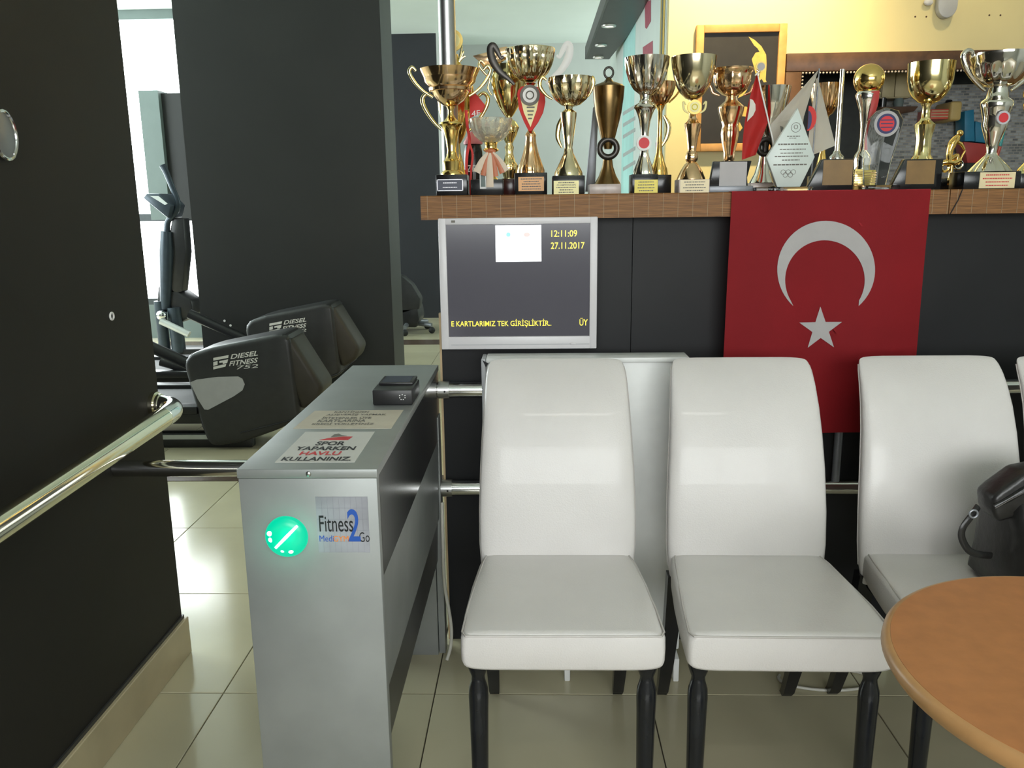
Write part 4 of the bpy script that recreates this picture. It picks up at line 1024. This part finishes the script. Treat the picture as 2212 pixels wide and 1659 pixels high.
# clear glass plaque with round club emblem
T = Trophy('glass_plaque', 1904, 2.275, 'clear glass plaque with round red and purple emblem')
zf = lambda x, y, dy=0.0: Vector((T.X(x), T.d + dy, T.z(y)))
out = [(1865, 400), (1912, 400), (1920, 350), (1932, 300), (1940, 262), (1928, 240), (1900, 232), (1880, 240), (1862, 262), (1858, 300), (1860, 350)]
gp = part('glass_body', MB().prism([zf(*p, -0.005) for p in out], (0, 0.01, 0), 0.0015), 'glass', T.t)
T.box('foot_slab', 'glass', 1868, 1938, 400, None, 0.045, 0.0015)
c_ = zf(1902, 268, -0.008)
em = part('emblem', MB().disc(c_, 27 * T.s, 0.0025, 36), 'plate_grey', gp)
e2 = part('emblem_ring', MB().disc(c_ - Vector((0, 0.0006, 0)), 21 * T.s, 0.001, 36), 'navy', gp)
part('emblem_core', MB().disc(c_ - Vector((0, 0.0012, 0)), 16 * T.s, 0.001, 32), 'ink_red', gp)
eb = MB()
for k in range(3): eb.box(c_.x - 13 * T.s, c_.x + 13 * T.s, c_.y - 0.0018, c_.y - 0.001, c_.z + (k - 1) * 0.009 - 0.0013, c_.z + (k - 1) * 0.009 + 0.0013)
part('emblem_print', eb, 'navy', gp, 0)

# gold goblet
T = Trophy('gold_goblet', 1986, 2.355, 'large smooth gold goblet right of the clear glass plaque')
T.box('base', 'trophy_base', 1950, 2022, 345, None, 0.06)
T.lathe('stem', 'pale_gold', [(345, 23), (340, 20), (335, 17), (300, 16), (275, 21), (270, 22), (262, 13), (255, 9), (232, 8), (224, 12)], flutes=10, amp=0.08, f0=0.25, f1=0.7)
T.lathe('bowl', 'pale_gold', [(226, 9), (220, 22), (208, 34), (195, 41), (175, 46), (155, 47), (136, 48)], cup=True, dx=3)
T = Trophy('award_plaque', 1978, 2.285, 'dark plaque with brown plate in front of the gold goblet', 'plaque', 'plaques among the trophies')
T.box('backing', 'trophy_base', 1918, 2020, 344, None, 0.025, top=(1946, 2014))
T.plate('plate_brown', 1950, 2012, 347, 398, 0)

# gold rider figurine
T = Trophy('rider_figurine', 2056, 2.46, 'small gold motorcycle rider figurine on a dark base', 'figurine', 'small things among the trophies')
T.box('base', 'trophy_base', 2022, 2088, 385, None, 0.05)
T.box('gold_badge', 'gold', 2036, 2058, 384, 400, 0.052, 0.001)
part('wheel', MB().ring((T.X(2066), T.d, T.z(356)), 9 * T.s, 2.6 * T.s, 'y', 24, 8), 'silver', T.t)
part('wheel', MB().ring((T.X(2038), T.d, T.z(362)), 8 * T.s, 3 * T.s, 'y', 24, 8), 'gold', T.t)
T.tube('machine_body', 'gold', [(2030, 352), (2042, 350), (2056, 352), (2070, 344)], [5, 7, 7, 4])
T.tube('fork', 'gold', [(2066, 356), (2072, 338), (2078, 326)], 2)
T.tube('rider', 'gold', [(2046, 348), (2044, 330), (2048, 312), (2056, 300), (2060, 292)], [6, 7, 9, 8, 4])
T.tube('rider_arm', 'gold', [(2056, 306), (2068, 312), (2076, 324)], [4, 3.5, 2.5])
T.tube('rider_leg', 'gold', [(2048, 344), (2062, 336), (2060, 352)], [5, 4.5, 3])
part('rider_head', MB().sphere((T.X(2063), T.d, T.z(288)), 7 * T.s, 18, 12), 'gold', T.t)
T.tube('support', 'gold', [(2050, 386), (2052, 356)], 4)

# large silver cup with two handles
T = Trophy('silver_cup', 2134, 2.29, 'large silver cup with two tall curled handles near the right edge')
T.box('base', 'trophy_base', 2064, 2186, 371, None, 0.08)
T.plate('plate_cream', 2097, 2173, 373, 407, 4, 'ink_red')
T.lathe('stem', 'silver', [(371, 44), (368, 42), (360, 36), (345, 22), (335, 12), (328, 10), (310, 13), (290, 20), (270, 26), (255, 25), (248, 27), (235, 30), (225, 33), (218, 30), (212, 22), (200, 20), (188, 18)], flutes=14, amp=0.07, f0=0.0, f1=0.3)
T.lathe('bowl', 'silver', [(190, 17), (186, 30), (175, 44), (160, 54), (145, 59), (138, 60), (132, 60), (124, 63), (117, 63)], flutes=16, amp=0.05, f0=0.1, f1=0.4, cup=True)
for s_ in (-1, 1):
    T.tube('handle', 'silver', [(2134 + s_ * 28, 196), (2134 + s_ * 40, 186), (2134 + s_ * 60, 165), (2134 + s_ * 76, 140), (2134 + s_ * 82, 120), (2134 + s_ * 74, 109), (2134 + s_ * 64, 112), (2134 + s_ * 62, 124)], [3, 4, 5, 6, 6, 5.5, 5, 3])
T.medal(2132, 258, 14, 'plate_silver', 'ink_red', -0.045, 0.006)
# cup cut off at the right edge
T = Trophy('silver_cup', 2232, 2.42, 'silver gold cup cut off at the right picture edge')
T.box('base', 'trophy_base', 2188, 2276, 375, None, 0.07)
T.lathe('stem', 'pale_gold', [(375, 38), (365, 34), (350, 22), (335, 14), (300, 10), (280, 16), (262, 24), (240, 34), (225, 38), (215, 34), (205, 40), (196, 40), (190, 20)], flutes=14, amp=0.06)
T.lathe('bowl', 'silver', [(190, 18), (180, 34), (160, 44), (140, 48)], cup=True)

# ------------------------------------------------------------------ cream wall: picture, niche, details
CYW = 4.2
t = thing('framed_picture', (P(1595, 325, y=CYW).x, CYW - 0.015, P(1595, 325, y=CYW).z), 'pine framed black picture with gold patches on the cream wall', 'picture')
fx0, fx1 = P(1501, 190, y=CYW - 0.03).x, P(1694, 190, y=CYW - 0.03).x
fz1, fz0 = P(1595, 52, y=CYW - 0.03).z, P(1595, 326, y=CYW - 0.03).z
fwid = 0.036
frm = MB()
frm.box(fx0, fx0 + fwid, CYW - 0.032, CYW - 0.001, fz0, fz1, 0.003); frm.box(fx1 - fwid, fx1, CYW - 0.032, CYW - 0.001, fz0, fz1, 0.003)
frm.box(fx0 + fwid, fx1 - fwid, CYW - 0.032, CYW - 0.001, fz1 - fwid, fz1, 0.003); frm.box(fx0 + fwid, fx1 - fwid, CYW - 0.032, CYW - 0.001, fz0, fz0 + fwid, 0.003)
part('frame', frm, 'pine_frame', t)
cv = part('canvas', MB().box(fx0 + fwid - 0.004, fx1 - fwid + 0.004, CYW - 0.018, CYW - 0.001, fz0 + fwid - 0.004, fz1 - fwid + 0.004), 'picture_black', t, 0)
def patch(pts): return MB().prism([P(a_, b_, y=CYW - 0.0185) for a_, b_ in pts], (0, 0.0007, 0))
for pts in ([(1617, 79), (1630, 86), (1645, 100), (1655, 118), (1656, 140), (1654, 172), (1656, 177), (1650, 178), (1645, 170), (1640, 176), (1634, 168), (1630, 150), (1624, 128), (1632, 114), (1641, 112), (1636, 104), (1629, 98)],
            [(1600, 232), (1612, 230), (1622, 240), (1612, 252), (1592, 250)], [(1586, 258), (1596, 260), (1604, 276), (1598, 284)], [(1602, 196), (1616, 190), (1606, 206), (1594, 212)]):
    part('gold_patch', patch(pts), 'picture_gold', cv, 0)
# framed niche with tiled back
t = thing('niche_frame', (2.2, CYW, NZ0), 'dark brown wooden frame around the niche behind the trophies', 'frame')
nf = MB()
nf.box(NX0 - 0.03, NX1 + 0.05, CYW - 0.03, CYW - 0.001, NZ1 - 0.055, NZ1 + 0.028, 0.004); nf.box(NX0 - 0.03, NX0 + 0.045, CYW - 0.03, CYW - 0.001, NZ0, NZ1 - 0.056, 0.004); nf.box(NX1 - 0.03, NX1 + 0.05, CYW - 0.03, CYW - 0.001, NZ0, NZ1 - 0.056, 0.004)
part('frame_rail', nf, 'brown_wood', t)
bd = MB()
for k in range(70): bd.sphere((NX0 + 0.05 + k * 0.016, CYW - 0.028, NZ1 - 0.062), 0.005, 8, 6)
for k in range(20): bd.sphere((NX0 + 0.05, CYW - 0.028, NZ1 - 0.078 - k * 0.016), 0.005, 8, 6)
part('bead_trim', bd, 'marble_base', t)
nb = struct('wall_niche', MB().box(NX0 - 0.05, NX1 + 0.05, 4.75, 4.80, NZ0 - 0.1, NZ1 + 0.1), 'niche_dark', 'back of the tiled niche behind the trophies', 'wall')
xm = P(1880, 250, y=4.74).x
link('mosaic_field', MB().box(xm, NX1 + 0.05, 4.738, 4.75, NZ0 - 0.1, P(2000, 205, y=4.74).z + 0.05).mesh('mosaic_field', 'mosaic', smooth=0), nb)
link('niche_side', MB().box(NX0 - 0.06, NX0 - 0.05, 4.261, 4.75, NZ0 - 0.1, NZ1 + 0.1).mesh('niche_side', 'niche_dark', smooth=0), nb)
link('niche_floor', MB().box(NX0 - 0.05, NX1 + 0.05, 4.261, 4.75, NZ0 - 0.12, NZ0 - 0.1).mesh('niche_floor', 'niche_dark', smooth=0), nb)
link('niche_top', MB().box(NX0 - 0.05, NX1 + 0.05, 4.261, 4.75, NZ1 + 0.1, NZ1 + 0.12).mesh('niche_top', 'niche_dark', smooth=0), nb)
def nq(px, py, y=4.65): return P(px, py, y=y)
t = thing('wall_cupboard', (nq(1930, 200).x, 4.65, nq(1930, 215).z), 'cream wall cupboard inside the niche above the tiles', 'cupboard')
a_, b_, c2 = nq(1893, 215), nq(1962, 150), nq(1922, 200)
part('carcass', MB().box(a_.x, b_.x, 4.60, 4.737, a_.z, b_.z, 0.002), 'cupboard', t)
part('door', MB().box(a_.x + 0.003, c2.x - 0.002, 4.588, 4.599, a_.z + 0.004, b_.z - 0.004, 0.002), 'cupboard', t)
part('door', MB().box(c2.x + 0.002, b_.x - 0.003, 4.588, 4.599, a_.z + 0.004, b_.z - 0.004, 0.002), 'cupboard', t)
a_, b_ = nq(1880, 246), nq(1966, 234)
solo('wall_shelf', MB().prism([(a_.x, 4.55, b_.z), (b_.x, 4.55, b_.z), (b_.x - 0.02, 4.55, a_.z), (a_.x + 0.12, 4.55, a_.z - 0.01)], (0, 0.187, 0), 0.003), 'brown_wood', 'dark brown shelf below the cupboard in the niche', 'shelf')
q = nq(1905, 234, 4.62); solo('shelf_jar', MB().lathe(q.x, 4.62, [(0.02, b_.z + 0.0005), (0.022, b_.z + 0.05), (0.012, b_.z + 0.055), (0.012, b_.z + 0.075)], 20), 'trophy_base', 'small dark jar on the niche shelf', 'jar')
q = nq(1940, 234, 4.62); solo('shelf_jar', MB().lathe(q.x, 4.62, [(0.022, b_.z + 0.0005), (0.026, b_.z + 0.03), (0.018, b_.z + 0.055)], 20), 'green_grey', 'squat grey green jar on the niche shelf', 'jar')
a_, b_ = nq(2002, 259, 4.62), nq(2046, 237, 4.62)
t = thing('striped_box', ((a_.x + b_.x) / 2, 4.62, a_.z), 'red and cream striped box on the tiled niche wall', 'box')
part('box_body', MB().box(a_.x, b_.x, 4.58, 4.737, a_.z, b_.z, 0.002), 'red_edge', t)
sb_ = MB()
for k in range(3): zz = a_.z + (b_.z - a_.z) * (0.2 + 0.28 * k); sb_.box(a_.x + 0.003, b_.x - 0.003, 4.578, 4.58, zz, zz + 0.005)
part('stripe', sb_, 'cupboard', t, 0)
a_, b_ = nq(2043, 262, 4.60), nq(2072, 220, 4.60)
t = thing('soap_dispenser', ((a_.x + b_.x) / 2, 4.62, a_.z), 'cream soap dispenser on the mosaic tiles', 'dispenser')
part('dispenser_body', MB().box(a_.x, b_.x, 4.56, 4.737, a_.z, b_.z, 0.012, 3), 'candle', t)
part('dispenser_cap', MB().lathe((a_.x + b_.x) / 2, 4.65, [(0.02, b_.z - 0.002), (0.016, b_.z + 0.014), (0, b_.z + 0.016)], 20), 'trophy_base', t)
t = thing('toy_tray', (nq(2120, 345).x, 4.6, nq(2120, 345).z), 'blue and red plastic holder in front of the mosaic tiles', 'holder')
def npr(pts, dep, m, nm): return part(nm, MB().prism([nq(a_, b_, 4.6) for a_, b_ in pts], (0, dep, 0), 0.002), m, t)
npr([(2084, 240), (2104, 236), (2106, 305), (2084, 305)], 0.10, 'blue_plastic', 'upper_panel')
npr([(2107, 262), (2165, 275), (2158, 312), (2107, 306)], 0.10, 'blue_plastic', 'upper_panel')
npr([(2082, 306), (2160, 314), (2146, 352), (2090, 352)], 0.10, 'red_plastic', 'lower_panel')
part('rim', MB().tube([nq(2168, 283, 4.59), nq(2160, 315, 4.59)], 0.009, 8), 'cyan_plastic', t)
part('rim', MB().tube([nq(2160, 317, 4.59), nq(2148, 355, 4.59)], 0.009, 8), 'red_edge', t)
t2 = t
part('support', MB().box(nq(2090, 345, 4.6).x, nq(2146, 345, 4.6).x, 4.6, 4.72, NZ0 - 0.0995, nq(2120, 352, 4.6).z), 'niche_dark', t, 0)
q = P(2040, 10, y=CYW)
t = thing('wall_sconce', (q.x, CYW, q.z), 'grey rounded fitting with white cap high on the cream wall', 'wall fitting')
part('cover', MB().prism([(q.x + 0.045 * math.cos(math.radians(-180 + 180 * k / 16)), CYW - 0.04, q.z + 0.055 * math.sin(math.radians(-180 + 180 * k / 16)) - 0.01) for k in range(17)] + [(q.x + 0.045, CYW - 0.04, q.z + 0.12), (q.x - 0.045, CYW - 0.04, q.z + 0.12)], (0, 0.0395, 0), 0.006), 'silver_plastic', t)
q2 = P(2003, 6, y=CYW); part('cap', MB().sphere((q2.x, CYW - 0.012, q2.z), 0.022, 16, 12, (1, 0.5, 0.7)), 'bezel', t)
for k, (px, py) in enumerate(((1977, 36), (2001, 36), (2137, 33), (2161, 33))):
    q = P(px, py, y=CYW); solo('wall_plug', MB().disc((q.x, CYW - 0.001, q.z), 0.004, 0.001, 12), 'brown_wood', ['small screw hole on the cream wall, leftmost of four', 'small screw hole on the cream wall, second of four', 'small screw hole on the cream wall, third of four', 'small screw hole on the cream wall, rightmost of four'][k], 'screw hole', 'screw holes in the cream wall')

# turquoise banner on the return wall
def rq(px, py): return P(px, py, x=XC - 0.004)
t = thing('wall_banner', (XC - 0.003, 5.5, 1.2), 'pale turquoise banner with red lettering on the side wall', 'banner')
part('banner_sheet', MB().box(XC - 0.003, XC - 0.0005, 4.27, 6.7, 1.0, 2.95), 'poster_pale', t, 0)
ya, yb = rq(1370, 200).y, rq(1345, 200).y
part('turquoise_band', MB().box(XC - 0.0045, XC - 0.003, ya, yb, 1.0, 2.95), 'poster_cyan', t, 0)
def rpoly(pts, m, nm): return part(nm, MB().prism([rq(a_, b_) for a_, b_ in pts], (-0.0012, 0, 0)), m, t, 0)
for pts in ([(1393, 5), (1406, 0), (1406, 46), (1397, 62), (1394, 60)], [(1389, 102), (1410, 88), (1410, 125), (1389, 125)], [(1417, 308), (1428, 304), (1428, 345), (1417, 345)]): rpoly(pts, 'poster_red', 'red_letter')
for py in (230, 255, 280, 320, 350): rpoly([(1346, py + 12), (1372, py - 4), (1372, py + 4), (1346, py + 20)], 'poster_grey', 'text_line')
a_ = rq(1418, 60); b_ = rq(1441, 60)
t = thing('rolled_banner', (XC - 0.03, 4.4, 1.0), 'patterned hanging strip in the corner beside the cream wall', 'wall hanging')
part('strip', MB().box(XC - 0.012, XC - 0.005, 4.30, 4.40, 1.93, 2.37), 'matte_gold', t, 0)
part('strip', MB().box(XC - 0.014, XC - 0.0121, 4.315, 4.345, 1.95, 2.37), 'green_grey', t, 0)
part('hem', MB().tube([(XC - 0.012, 4.29, 1.93), (XC - 0.012, 4.41, 1.93)], 0.006, 10), 'rose_gold', t)

# black light panel with downlights
BZ = 2.38
t = thing('light_panel', (0.5, 5.9, BZ), 'black overhead panel with round downlights fixed to the side wall', 'light panel')
bp1, bp2, bp3 = P(1268, 128, z=BZ), P(1316, 128, z=BZ), P(1361, 75, z=BZ)
pts = [bp1, bp2, Vector((min(bp3.x, XC - 0.006), bp3.y, BZ)), Vector((XC - 0.006, 4.0, BZ)), Vector((bp1.x, 4.0, BZ))]
part('panel', MB().prism(pts, (0, 0, 0.07)), 'soffit', t, 0)
part('side_board', MB().box(bp1.x - 0.015, bp1.x - 0.0005, 4.0, bp1.y, BZ, BZ + 0.09), 'soffit_side', t, 0)
for px, py, rr in ((1298, 97, 0.03), (1315, 55, 0.033), (1292, 123, 0.03), (1335, -8, 0.034)):
    q = P(px, py, z=BZ)
    dl = part('downlight', MB().lathe(q.x, q.y, [(rr + 0.014, BZ - 0.0005), (rr + 0.012, BZ - 0.008), (rr, BZ - 0.010), (rr - 0.004, BZ - 0.0005)], 28), 'lamp_ring', t)
    part('bulb', MB().lathe(q.x, q.y, [(rr - 0.005, BZ - 0.001), (rr - 0.006, BZ - 0.006), (0, BZ - 0.008)], 24), 'lamp_glow', dl)

# warm spot lamps on the ceiling before the cream wall
def spot_lamp(x, y, tx, tz, power, label):
    t = thing('ceiling_spot', (x, y, CEIL), label, 'spot lamp', 'warm spot lamps above the counter')
    part('ceiling_plate', MB().lathe(x, y, [(0.04, CEIL - 0.012), (0.045, CEIL - 0.001)], 24), 'lamp_ring', t)
    part('lamp_stem', MB().lathe(x, y, [(0.008, CEIL - 0.05), (0.008, CEIL - 0.012)], 12), 'lamp_ring', t)
    part('lamp_shade', MB().lathe(x, y, [(0.045, CEIL - 0.14), (0.042, CEIL - 0.14), (0.028, CEIL - 0.07), (0.032, CEIL - 0.06), (0.025, CEIL - 0.05)], 24), 'lamp_ring', t)
    l = bpy.data.lights.new('warm_spot', 'SPOT'); l.energy = power; l.color = (1.0, 0.80, 0.42); l.spot_size = math.radians(95); l.spot_blend = 0.9; l.shadow_soft_size = 0.05
    o = bpy.data.objects.new('warm_spot', l); COL.objects.link(o); o.parent = t
    o.location = (0, 0, -0.15)
    o.rotation_euler = (Vector((tx, CYW, tz)) - Vector((x, y, CEIL - 0.15))).to_track_quat('-Z', 'Y').to_euler()
spot_lamp(0.98, 3.55, 0.92, 2.0, 270, 'warm ceiling spot lamp above the framed picture')
spot_lamp(2.0, 3.55, 1.75, 1.9, 30, 'warm ceiling spot lamp above the tiled niche')

# ------------------------------------------------------------------ treadmills
def treadmill(Yf, dx, label, dz=0.0):
    k = Yf / 4.3
    def hp(px, py):   # outline of the near treadmill hood, in its own size
        q = P(px, py, y=4.3); return Vector((q.x + dx, Yf, q.z + dz))
    base = hp(560, 960)
    t = thing('treadmill', (base.x, Yf + 0.3, 0), label, 'treadmill', 'treadmills before the pillar')
    face = [(402, 772), (412, 764), (450, 752), (600, 722), (618, 724), (628, 734), (650, 905), (600, 930), (520, 958), (462, 966), (448, 958), (432, 920), (398, 800), (396, 784)]
    body = [hp(*p) for p in face]
    for v in body: v.z = max(v.z, 0.012)
    part('motor_hood', MB().prism(body, (0, 0.30, 0), 0.03, 4), 'hood_plastic', t, 50)
    fac = [hp(622, 728), hp(650, 905)]
    side = [hp(588, 744), hp(626, 728), hp(697, 838), hp(688, 868), hp(650, 890)]
    side = [Vector((v.x, Yf + 0.012, max(v.z, 0.02))) for v in side]
    part('hood_end', MB().prism(side, (0.0, 0.25, 0), 0.03, 4), 'hood_facet', t, 50)
    part('seam', MB().tube([hp(690, 866) + Vector((0, 0.01, 0)), hp(640, 905) + Vector((0, -0.002, 0)), hp(520, 935) + Vector((0, -0.001, 0))], 0.004, 6), 'ink', t)
    pl_ = [(411, 826), (425, 820), (470, 814), (515, 813), (524, 818), (529, 830), (524, 843), (505, 856), (450, 885), (442, 884), (428, 862)]
    part('silver_plate', MB().prism([hp(*p) - Vector((0, 0.004, 0)) for p in pl_], (0, 0.005, 0)), 'silver_plastic', t, 0, label='silver grey rounded plate')
    def tl(s, x0, y0, x1, y1, sl, *kk):
        a_ = hp(x0, y1); b_ = hp(x1, y1 - sl); c_ = hp(x0, y0)
        return (s, a_ - Vector((0, 0.001, 0)), b_ - a_, c_ - a_ + Vector((0.008, 0, 0))) + kk
    lettering('brand_text', [tl('DIESEL', 498, 765, 557, 776, 8, 0.02), tl('FITNESS', 495, 780, 555, 791, 8, 0.02), tl('752', 510, 790, 557, 798, 4, 0.0)], 'ink_white', t, (0, -1, 0), 0.001)
    lg = MB()
    for p in ([(461, 773), (494, 767), (493, 773), (461, 779)], [(461, 782), (470, 780), (470, 788), (461, 790)], [(474, 780), (493, 776), (491, 784), (482, 786), (481, 783), (474, 784)], [(461, 792), (489, 786), (487, 792), (461, 798)]):
        lg.prism([hp(*q_) - Vector((0, 0.0015, 0)) for q_ in p], (0, 0.002, 0))
    part('brand_logo', lg, 'ink_white', t, 0)
    x_l = body[0].x
    part('deck', MB().box(x_l - 1.45, x_l + 0.05, Yf + 0.03, Yf + 0.62, 0.14, 0.22, 0.01), 'black_plastic', t)
    part('belt', MB().box(x_l - 1.4, x_l + 0.02, Yf + 0.11, Yf + 0.54, 0.2205, 0.2245), 'rubber', t, 0)
    part('side_rail', MB().box(x_l - 1.45, x_l + 0.03, Yf + 0.0, Yf + 0.09, 0.20, 0.245, 0.008), 'black_plastic', t)
    part('side_rail', MB().box(x_l - 1.45, x_l + 0.03, Yf + 0.56, Yf + 0.65, 0.20, 0.245, 0.008), 'black_plastic', t)
    part('base_frame', MB().box(x_l - 1.4, x_l + 0.3, Yf + 0.05, Yf + 0.11, 0.0, 0.085, 0.006), 'black_plastic', t)
    part('base_strip', MB().box(x_l - 1.38, x_l + 0.10, Yf + 0.044, Yf + 0.0495, 0.05, 0.075), 'deck_rail', t, 0)
    for yy in (0.05, 0.57):
        part('upright', MB().tube([(x_l + 0.02, Yf + yy + 0.02, 0.24), (x_l - 0.35, Yf + yy + 0.02, 0.42), (x_l - 0.62, Yf + yy + 0.02, 0.55)], 0.035, 10) if yy > 0.3 else MB().tube([(x_l - 0.42, Yf + yy + 0.02, 0.24), (x_l - 0.62, Yf + yy + 0.02, 0.30)], 0.03, 10), 'black_plastic', t)
    return t
treadmill(4.3, 0.0, 'near black treadmill with silver plate on its motor hood')
treadmill(5.27, 0.0, 'far black treadmill partly hidden behind the nearer one', 0.045)

# ------------------------------------------------------------------ elliptical trainer in the gap
EY = 7.25
def eq(cx_, cy_): return P(260 + cx_ / 3.53, 330 + cy_ / 3.53, y=EY)
t = thing('elliptical_trainer', (eq(380, 1400).x, EY, 0), 'dark elliptical trainer standing before the bright window', 'exercise machine')
part('moving_handle', MB().tube([eq(322, 95), eq(350, 150), eq(400, 275), eq(432, 355), (eq(440, 400)), eq(420, 455), eq(372, 510), eq(356, 560), eq(356, 700)], [0.03, 0.026, 0.024, 0.024, 0.024, 0.024, 0.024, 0.026, 0.03], 12, smooth=4), 'blue_grey_metal', t)
part('handle_socket', MB().tube([eq(352, 600), eq(352, 760), eq(345, 1190)], [0.05, 0.062, 0.045], 12), 'blue_grey_metal', t)
part('console', MB().prism([eq(212, 345) + Vector((0, -0.1, 0)), eq(236, 312) + Vector((0, -0.1, 0)), eq(335, 312) + Vector((0, -0.1, 0)), eq(425, 400) + Vector((0, -0.1, 0)), eq(400, 500) + Vector((0, -0.1, 0))], (0, 0.3, 0), 0.012), 'blue_grey_metal', t)
part('console_screen', MB().prism([eq(268, 330) + Vector((0, -0.105, 0)), eq(330, 330) + Vector((0, -0.105, 0)), eq(400, 388) + Vector((0, -0.105, 0)), eq(380, 398) + Vector((0, -0.105, 0))], (0, 0.01, 0)), 'white_wall', t, 0)
part('column', MB().prism([eq(395, 500), eq(480, 500), eq(500, 760), eq(470, 1060), eq(350, 1080), eq(345, 740)], (0, 0.14, 0), 0.012), 'black_plastic', t)
part('flywheel_cover', MB().prism([eq(285, 1020), eq(335, 980), eq(440, 1060), eq(540, 1130), eq(560, 1240), eq(460, 1300), eq(330, 1200), eq(275, 1140)], (0, 0.24, 0), 0.02), 'black_plastic', t)
def leg(a_, b_, r): part('frame_tube', MB().tube([a_, Vector((b_.x, b_.y, 0.03))], r, 12), 'blue_grey_metal', t)
leg(eq(300, 1130), eq(335, 1450), 0.05); leg(eq(410, 1180), eq(440, 1430), 0.06)
part('link_bar', MB().tube([eq(345, 1270) - Vector((0, 0.1, 0)), eq(560, 1372) - Vector((0, 0.1, 0))], 0.03, 12), 'deck_rail', t)
part('joint', MB().sphere(eq(345, 1230) - Vector((0, 0.08, 0)), 0.045, 14, 10), 'chrome', t)
q0, q1 = eq(335, 1450), eq(440, 1430)
part('foot_bar', MB().box(q0.x - 0.25, q1.x + 0.35, EY - 0.03, EY + 0.18, 0.0, 0.06, 0.01), 'black_plastic', t)

# ------------------------------------------------------------------ office chair behind the pillar
OY = 8.35
def oq(px, py): return P(px, py, y=OY)
oc = oq(880, 720); oc.z = 0
t = thing('office_chair', (oc.x, OY, 0), 'dark grey chair on castors half hidden behind the pillar', 'chair')
part('backrest', MB().prism([oq(840, 590), oq(868, 596), oq(890, 615), oq(908, 645), oq(906, 668), oq(840, 690)], (0, 0.2, 0), 0.02), 'hood_plastic', t)
part('seat', MB().prism([oq(838, 668), oq(902, 664), oq(906, 690), oq(900, 708), oq(838, 708)], (0, 0.42, 0), 0.02), 'black_plastic', t)
part('gas_column', MB().lathe(oc.x, OY + 0.15, [(0.04, 0.07), (0.03, oq(880, 705).z)], 16), 'grey_metal', t)
for k in range(5):
    a = math.radians(72 * k - 20); e = Vector((oc.x + 0.26 * math.cos(a), OY + 0.15 + 0.26 * math.sin(a), 0))
    part('base_arm', MB().tube([(oc.x, OY + 0.15, 0.11), (e.x, e.y, 0.085)], [0.03, 0.022], 10), 'grey_metal', t)
    cs = part('castor', MB().sphere((e.x, e.y, 0.034), 0.034, 16, 10, (1, 0.7, 1)), 'rubber', t)

# ------------------------------------------------------------------ bits on the floor behind the second chair
x_, y_ = 0.80, 2.085
solo('cable_loop', MB().tube([(x_ + 0.13 * math.cos(a), y_ + 0.055 * math.sin(a), 0.0045) for a in [math.radians(160 + 250 * k / 24) for k in range(25)]], 0.004, 8), 'cable_white', 'loop of white cable lying on the floor behind the second chair', 'cable')
t = thing('power_strip', (0.90, 2.13, 0), 'pale green plastic socket box on the floor behind the second chair', 'socket box')
part('strip_body', MB().box(0.83, 0.99, 2.135, 2.20, 0.0, 0.05, 0.006), 'pale_plastic', t)
part('socket', MB().lathe(0.88, 2.17, [(0.018, 0.0505), (0.018, 0.052), (0.014, 0.052)], 20), 'white_enamel', t)
part('socket', MB().lathe(0.94, 2.17, [(0.018, 0.0505), (0.018, 0.052), (0.014, 0.052)], 20), 'white_enamel', t)
# shop window frame behind the photographer
w2 = struct('window_2', MB().box(-1.3, 2.5, -3.13, -3.125, 1.1, 2.5), 'window_glow', 'large shop window behind the photographer', 'window')
fr = MB()
for x in (-1.27, 0.0, 1.25, 2.47): fr.box(x - 0.03, x + 0.03, -3.12, -3.06, 1.1, 2.5)
fr.box(-1.3, 2.5, -3.12, -3.06, 1.1, 1.15); fr.box(-1.3, 2.5, -3.12, -3.06, 2.45, 2.5)
link('window_frame', fr.mesh('window_frame', 'window_frame', smooth=0), w2)

# unseen tube lamp added for highlights on the chair backs
t = thing('highlight_lamp', (0.45, -0.7, CEIL), 'unseen white tube lamp added above the photographer for chair highlights', 'lamp')
part('lamp_housing', MB().box(-0.2, 1.1, -0.78, -0.62, CEIL - 0.05, CEIL - 0.0005, 0.004), 'white_enamel', t)
part('diffuser', MB().box(-0.18, 1.08, -0.765, -0.635, CEIL - 0.062, CEIL - 0.0505, 0.003), 'highlight_lamp_glow', t)
